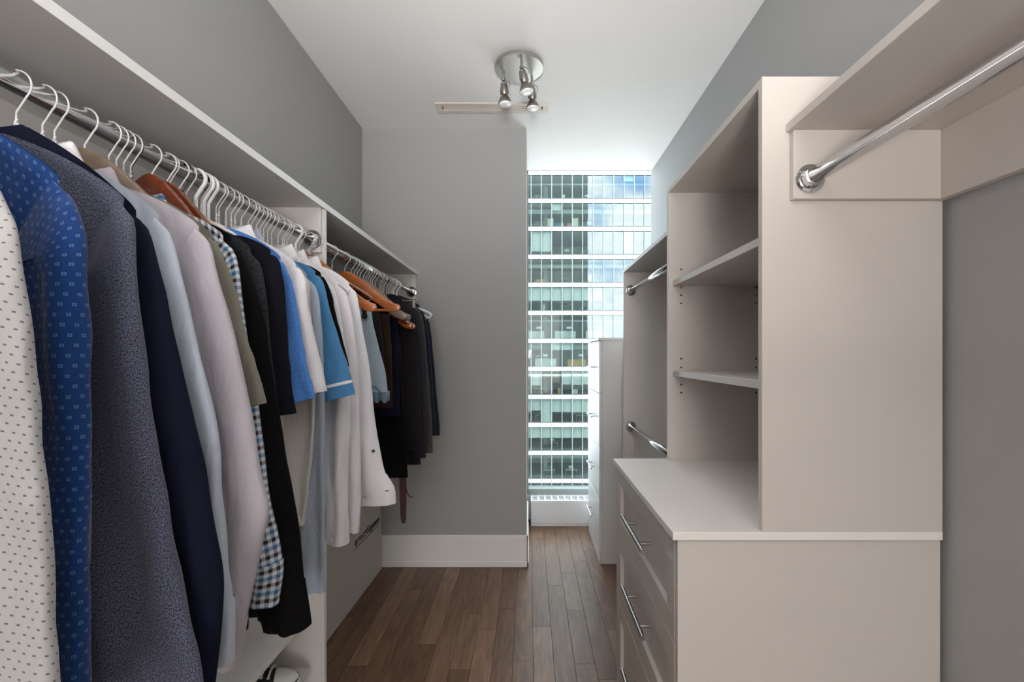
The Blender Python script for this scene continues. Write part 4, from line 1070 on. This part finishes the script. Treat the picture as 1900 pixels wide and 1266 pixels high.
def folded(name, label, cat, Y, mat, outline, th=.012, seed=1, amp=.006, group=None, topz=None):
    """cloth folded over a hanger bar: outline gives (left X, right X, z) from the bar down"""
    root = thing(name, (ROD_X, Y, outline[0][2]), label, cat, group)
    rings = []; n = 40; K = 26
    for j in range(K+1):
        q = j/K*(len(outline)-1); i = min(int(q), len(outline)-2); f_ = q-i
        l, r_, z = (lerp(outline[i][c], outline[i+1][c], f_) for c in range(3))
        ring = []
        for k in range(n):
            ph = 2*math.pi*k/n; u = math.cos(ph); v = math.sin(ph)
            fo = amp*smooth(0, .4, j/K)*(nz3(u*2.2+seed, j/K*1.5, seed)*1.6)
            tk = th*(1-.75*smooth(.06, 0, j/K))
            ring.append(Vector(((l+r_)/2+(r_-l)/2*u, Y+tk*math.copysign(abs(v)**.6, v)+fo+.002*nz3(u*5, j*.4, seed), z)))
        rings.append(ring)
    mb = MB().rings(rings, cap=False); mb.f.append(tuple(reversed(range(n)))); close_end(mb, rings[-1], 0, .015)
    set_cloth(mb.build('legs', M_F(mat), root, True), rings)
    return root
def X(px_, Y): return (px_-VX)*Y/F
def Z(py_, Y): return H-(py_-VY)*Y/F
yj = 1.74
j_ = folded('jeans', 'washed light blue jeans folded with waistband down in the far bay', 'jeans', yj, 'denim',
       [(-.88, X(688,yj), Z(566,yj)), (-.88, X(692,yj), Z(600,yj)), (-.88, X(704,yj), Z(650,yj)), (-.88, X(715,yj), Z(690,yj)), (-.88, X(720,yj), Z(728,yj))], seed=31)
MB().rings([[Vector((lerp(-.875, X(722,yj)+.002, (math.cos(a)+1)/2), yj+.0155*math.copysign(abs(math.sin(a))**.6, math.sin(a))+.004*math.sin(3*math.cos(a)), z)) for a in [2*math.pi*k/40 for k in range(40)]] for z in (Z(728,yj)+.004, Z(744,yj))], cap=True).build('waistband', FB['denim_dark'], j_, True)
for ch_ in j_.children: 
    if ch_.name.startswith('waist'): set_cloth(ch_)
for xx_ in (X(702,yj), X(716,yj)):
    MB().box((xx_-.006, yj-.022, Z(747,yj)), (xx_+.006, yj-.013, Z(727,yj)), .001).build('belt_loop', FB['denim_dark'], j_)
yp_ = yj-.0145
MB().tube([(X(690,yp_), yp_-.002, Z(716,yp_)), (X(699,yp_), yp_-.003, Z(719,yp_)), (X(706,yp_), yp_-.003, Z(726,yp_)), (X(708,yp_), yp_-.003, Z(731,yp_))], .0022, 6).build('pocket_seam', FB['denim_dark'], j_)
pp = [(X(px_,yp_), Z(py_,yp_)) for px_, py_ in ((670,570),(676,567),(681,571),(680,580),(682,588),(678,593),(672,590),(673,580))]
mp_ = MB(); mp_.rings([[Vector((x_, yy_, z_)) for x_, z_ in pp] for yy_ in (yp_-.005, yp_+.002)]); mp_.build('patch', M['felt'], j_)

folded('trousers', 'black trousers folded over a hanger beside the jeans', 'trousers', 1.86, 'suit_black', [(-.86, X(704,1.86), 1.50), (-.86, X(712,1.86), 1.35), (-.86, X(716,1.86), 1.14)], seed=32)
folded('trousers', 'dark brown trousers folded over a hanger in the far bay', 'trousers', 1.94, 'brown', [(-.86, X(722,1.94), 1.50), (-.86, X(727,1.94), 1.35), (-.86, X(729,1.94), Z(757,1.94))], seed=33)
folded('trousers', 'dark navy trousers folded over a hanger behind the brown pair', 'trousers', 2.05, 'navy', [(-.86, X(738,2.05), 1.49), (-.86, X(741,2.05), 1.3), (-.86, X(742,2.05), Z(772,2.05))], seed=34)
folded('trousers', 'long black trousers hanging lowest in the far bay', 'trousers', 2.11, 'black', [(-.88, X(738,2.11), 1.46), (-.88, X(745,2.11), 1.2), (-.88, X(757,2.11), Z(886,2.11))], seed=35)
folded('trousers', 'charcoal trousers with edge showing under the grey-brown jacket', 'trousers', 2.40, 'suit_grey', [(-.88, X(760,2.40), 1.46), (-.88, X(768,2.40), 1.1), (-.88, X(781,2.40), Z(862,2.40))], seed=36)
JW = [(0, .19), (.2, .175), (.5, .15), (.8, .135), (1, .125)]
garment('suit_jacket', 'black suit jacket, nearest of the jackets in the far bay', 'jacket', 2.24, 'suit_black', [(750,562),(768,588),(773,640),(777,700),(781,770),(783,836)], JW, hem=.83, cuff=0, seed=41, th=.022, amp=.006, b=(.018, .022), pad=.012)
garment('suit_jacket', 'charcoal suit jacket between the black and grey-brown jackets', 'jacket', 2.34, 'suit_grey', [(760,560),(778,588),(785,650),(789,720),(791,780),(790,850)], JW, hem=.84, cuff=0, seed=42, th=.018, amp=.006, b=(.016, .018), pad=.012)
garment('suit_jacket', 'grey-brown wool jacket in the far bay', 'jacket', 2.44, 'suit_brown', [(768,562),(784,590),(792,660),(798,730),(802,790),(803,840)], JW, hem=.86, cuff=0, seed=43, th=.018, amp=.005, b=(.016, .018), pad=.012)
garment('suit_jacket', 'dark navy jacket second from the end of the far rail', 'jacket', 2.52, 'suit_navy', [(774,566),(791,595),(799,660),(804,730),(808,775),(809,805)], JW, hem=.88, cuff=0, seed=44, th=.016, amp=.005, b=(.014, .016), pad=.012)
garment('suit_jacket', 'navy pinstripe-dark jacket last on the far rail', 'jacket', 2.59, 'suit_navy', [(780,570),(797,602),(805,670),(811,740),(815,780),(816,808)], JW, hem=.90, cuff=0, seed=45, th=.016, amp=.005, b=(.014, .016), pad=.012)
# belt and thin cord hanging below the jackets
bl_ = thing('belt', (X(748,2.16), 2.16, Z(880,2.16)), 'maroon leather belt end hanging below the black trousers', 'belt')
bx_ = X(748,2.16)
bm_ = MB(); rg = []
for z_, dx, hw in ((1.42, -.03, .015), (1.1, -.015, .015), (Z(885,2.16), -.003, .0155), (Z(930,2.16), 0, .0150), (Z(962,2.16), .001, .0125), (Z(971,2.16), .002, .008)):
    rg.append([Vector((bx_+dx+sx*hw, 2.16+sy*.0017, z_)) for sx, sy in ((-1,-1),(1,-1),(1,1),(-1,1))])
bm_.rings(rg).build('strap', M['leather'], bl_)
for z_ in (Z(940,2.16), Z(952,2.16), Z(928,2.16)):
    MB().lathe([(.0003, -.0026), (.0026, -.0026), (.0026, -.0018)], (bx_+.001, 2.16, z_), 'y', 10, cap=False).build('belt_hole', M['dark'], bl_)
cd = thing('cord', (X(756,2.3), 2.3, Z(850,2.3)), 'thin dark curling cord beside the maroon belt', 'cord')
autosmooth(MB().tube([(X(752,2.3), 2.3, 1.2), (X(752,2.3), 2.3, Z(860,2.3)), (X(753,2.3), 2.3, Z(905,2.3)), (X(757,2.3), 2.29, Z(916,2.3)), (X(763,2.3), 2.285, Z(921,2.3)), (X(769,2.3), 2.28, Z(921,2.3))], [.003, .003, .003, .0028, .0024, .001], 8).build('strand', M['leather'], cd), 60)
# white stripe on the polo sleeve is woven in: a narrow knitted band round the hem
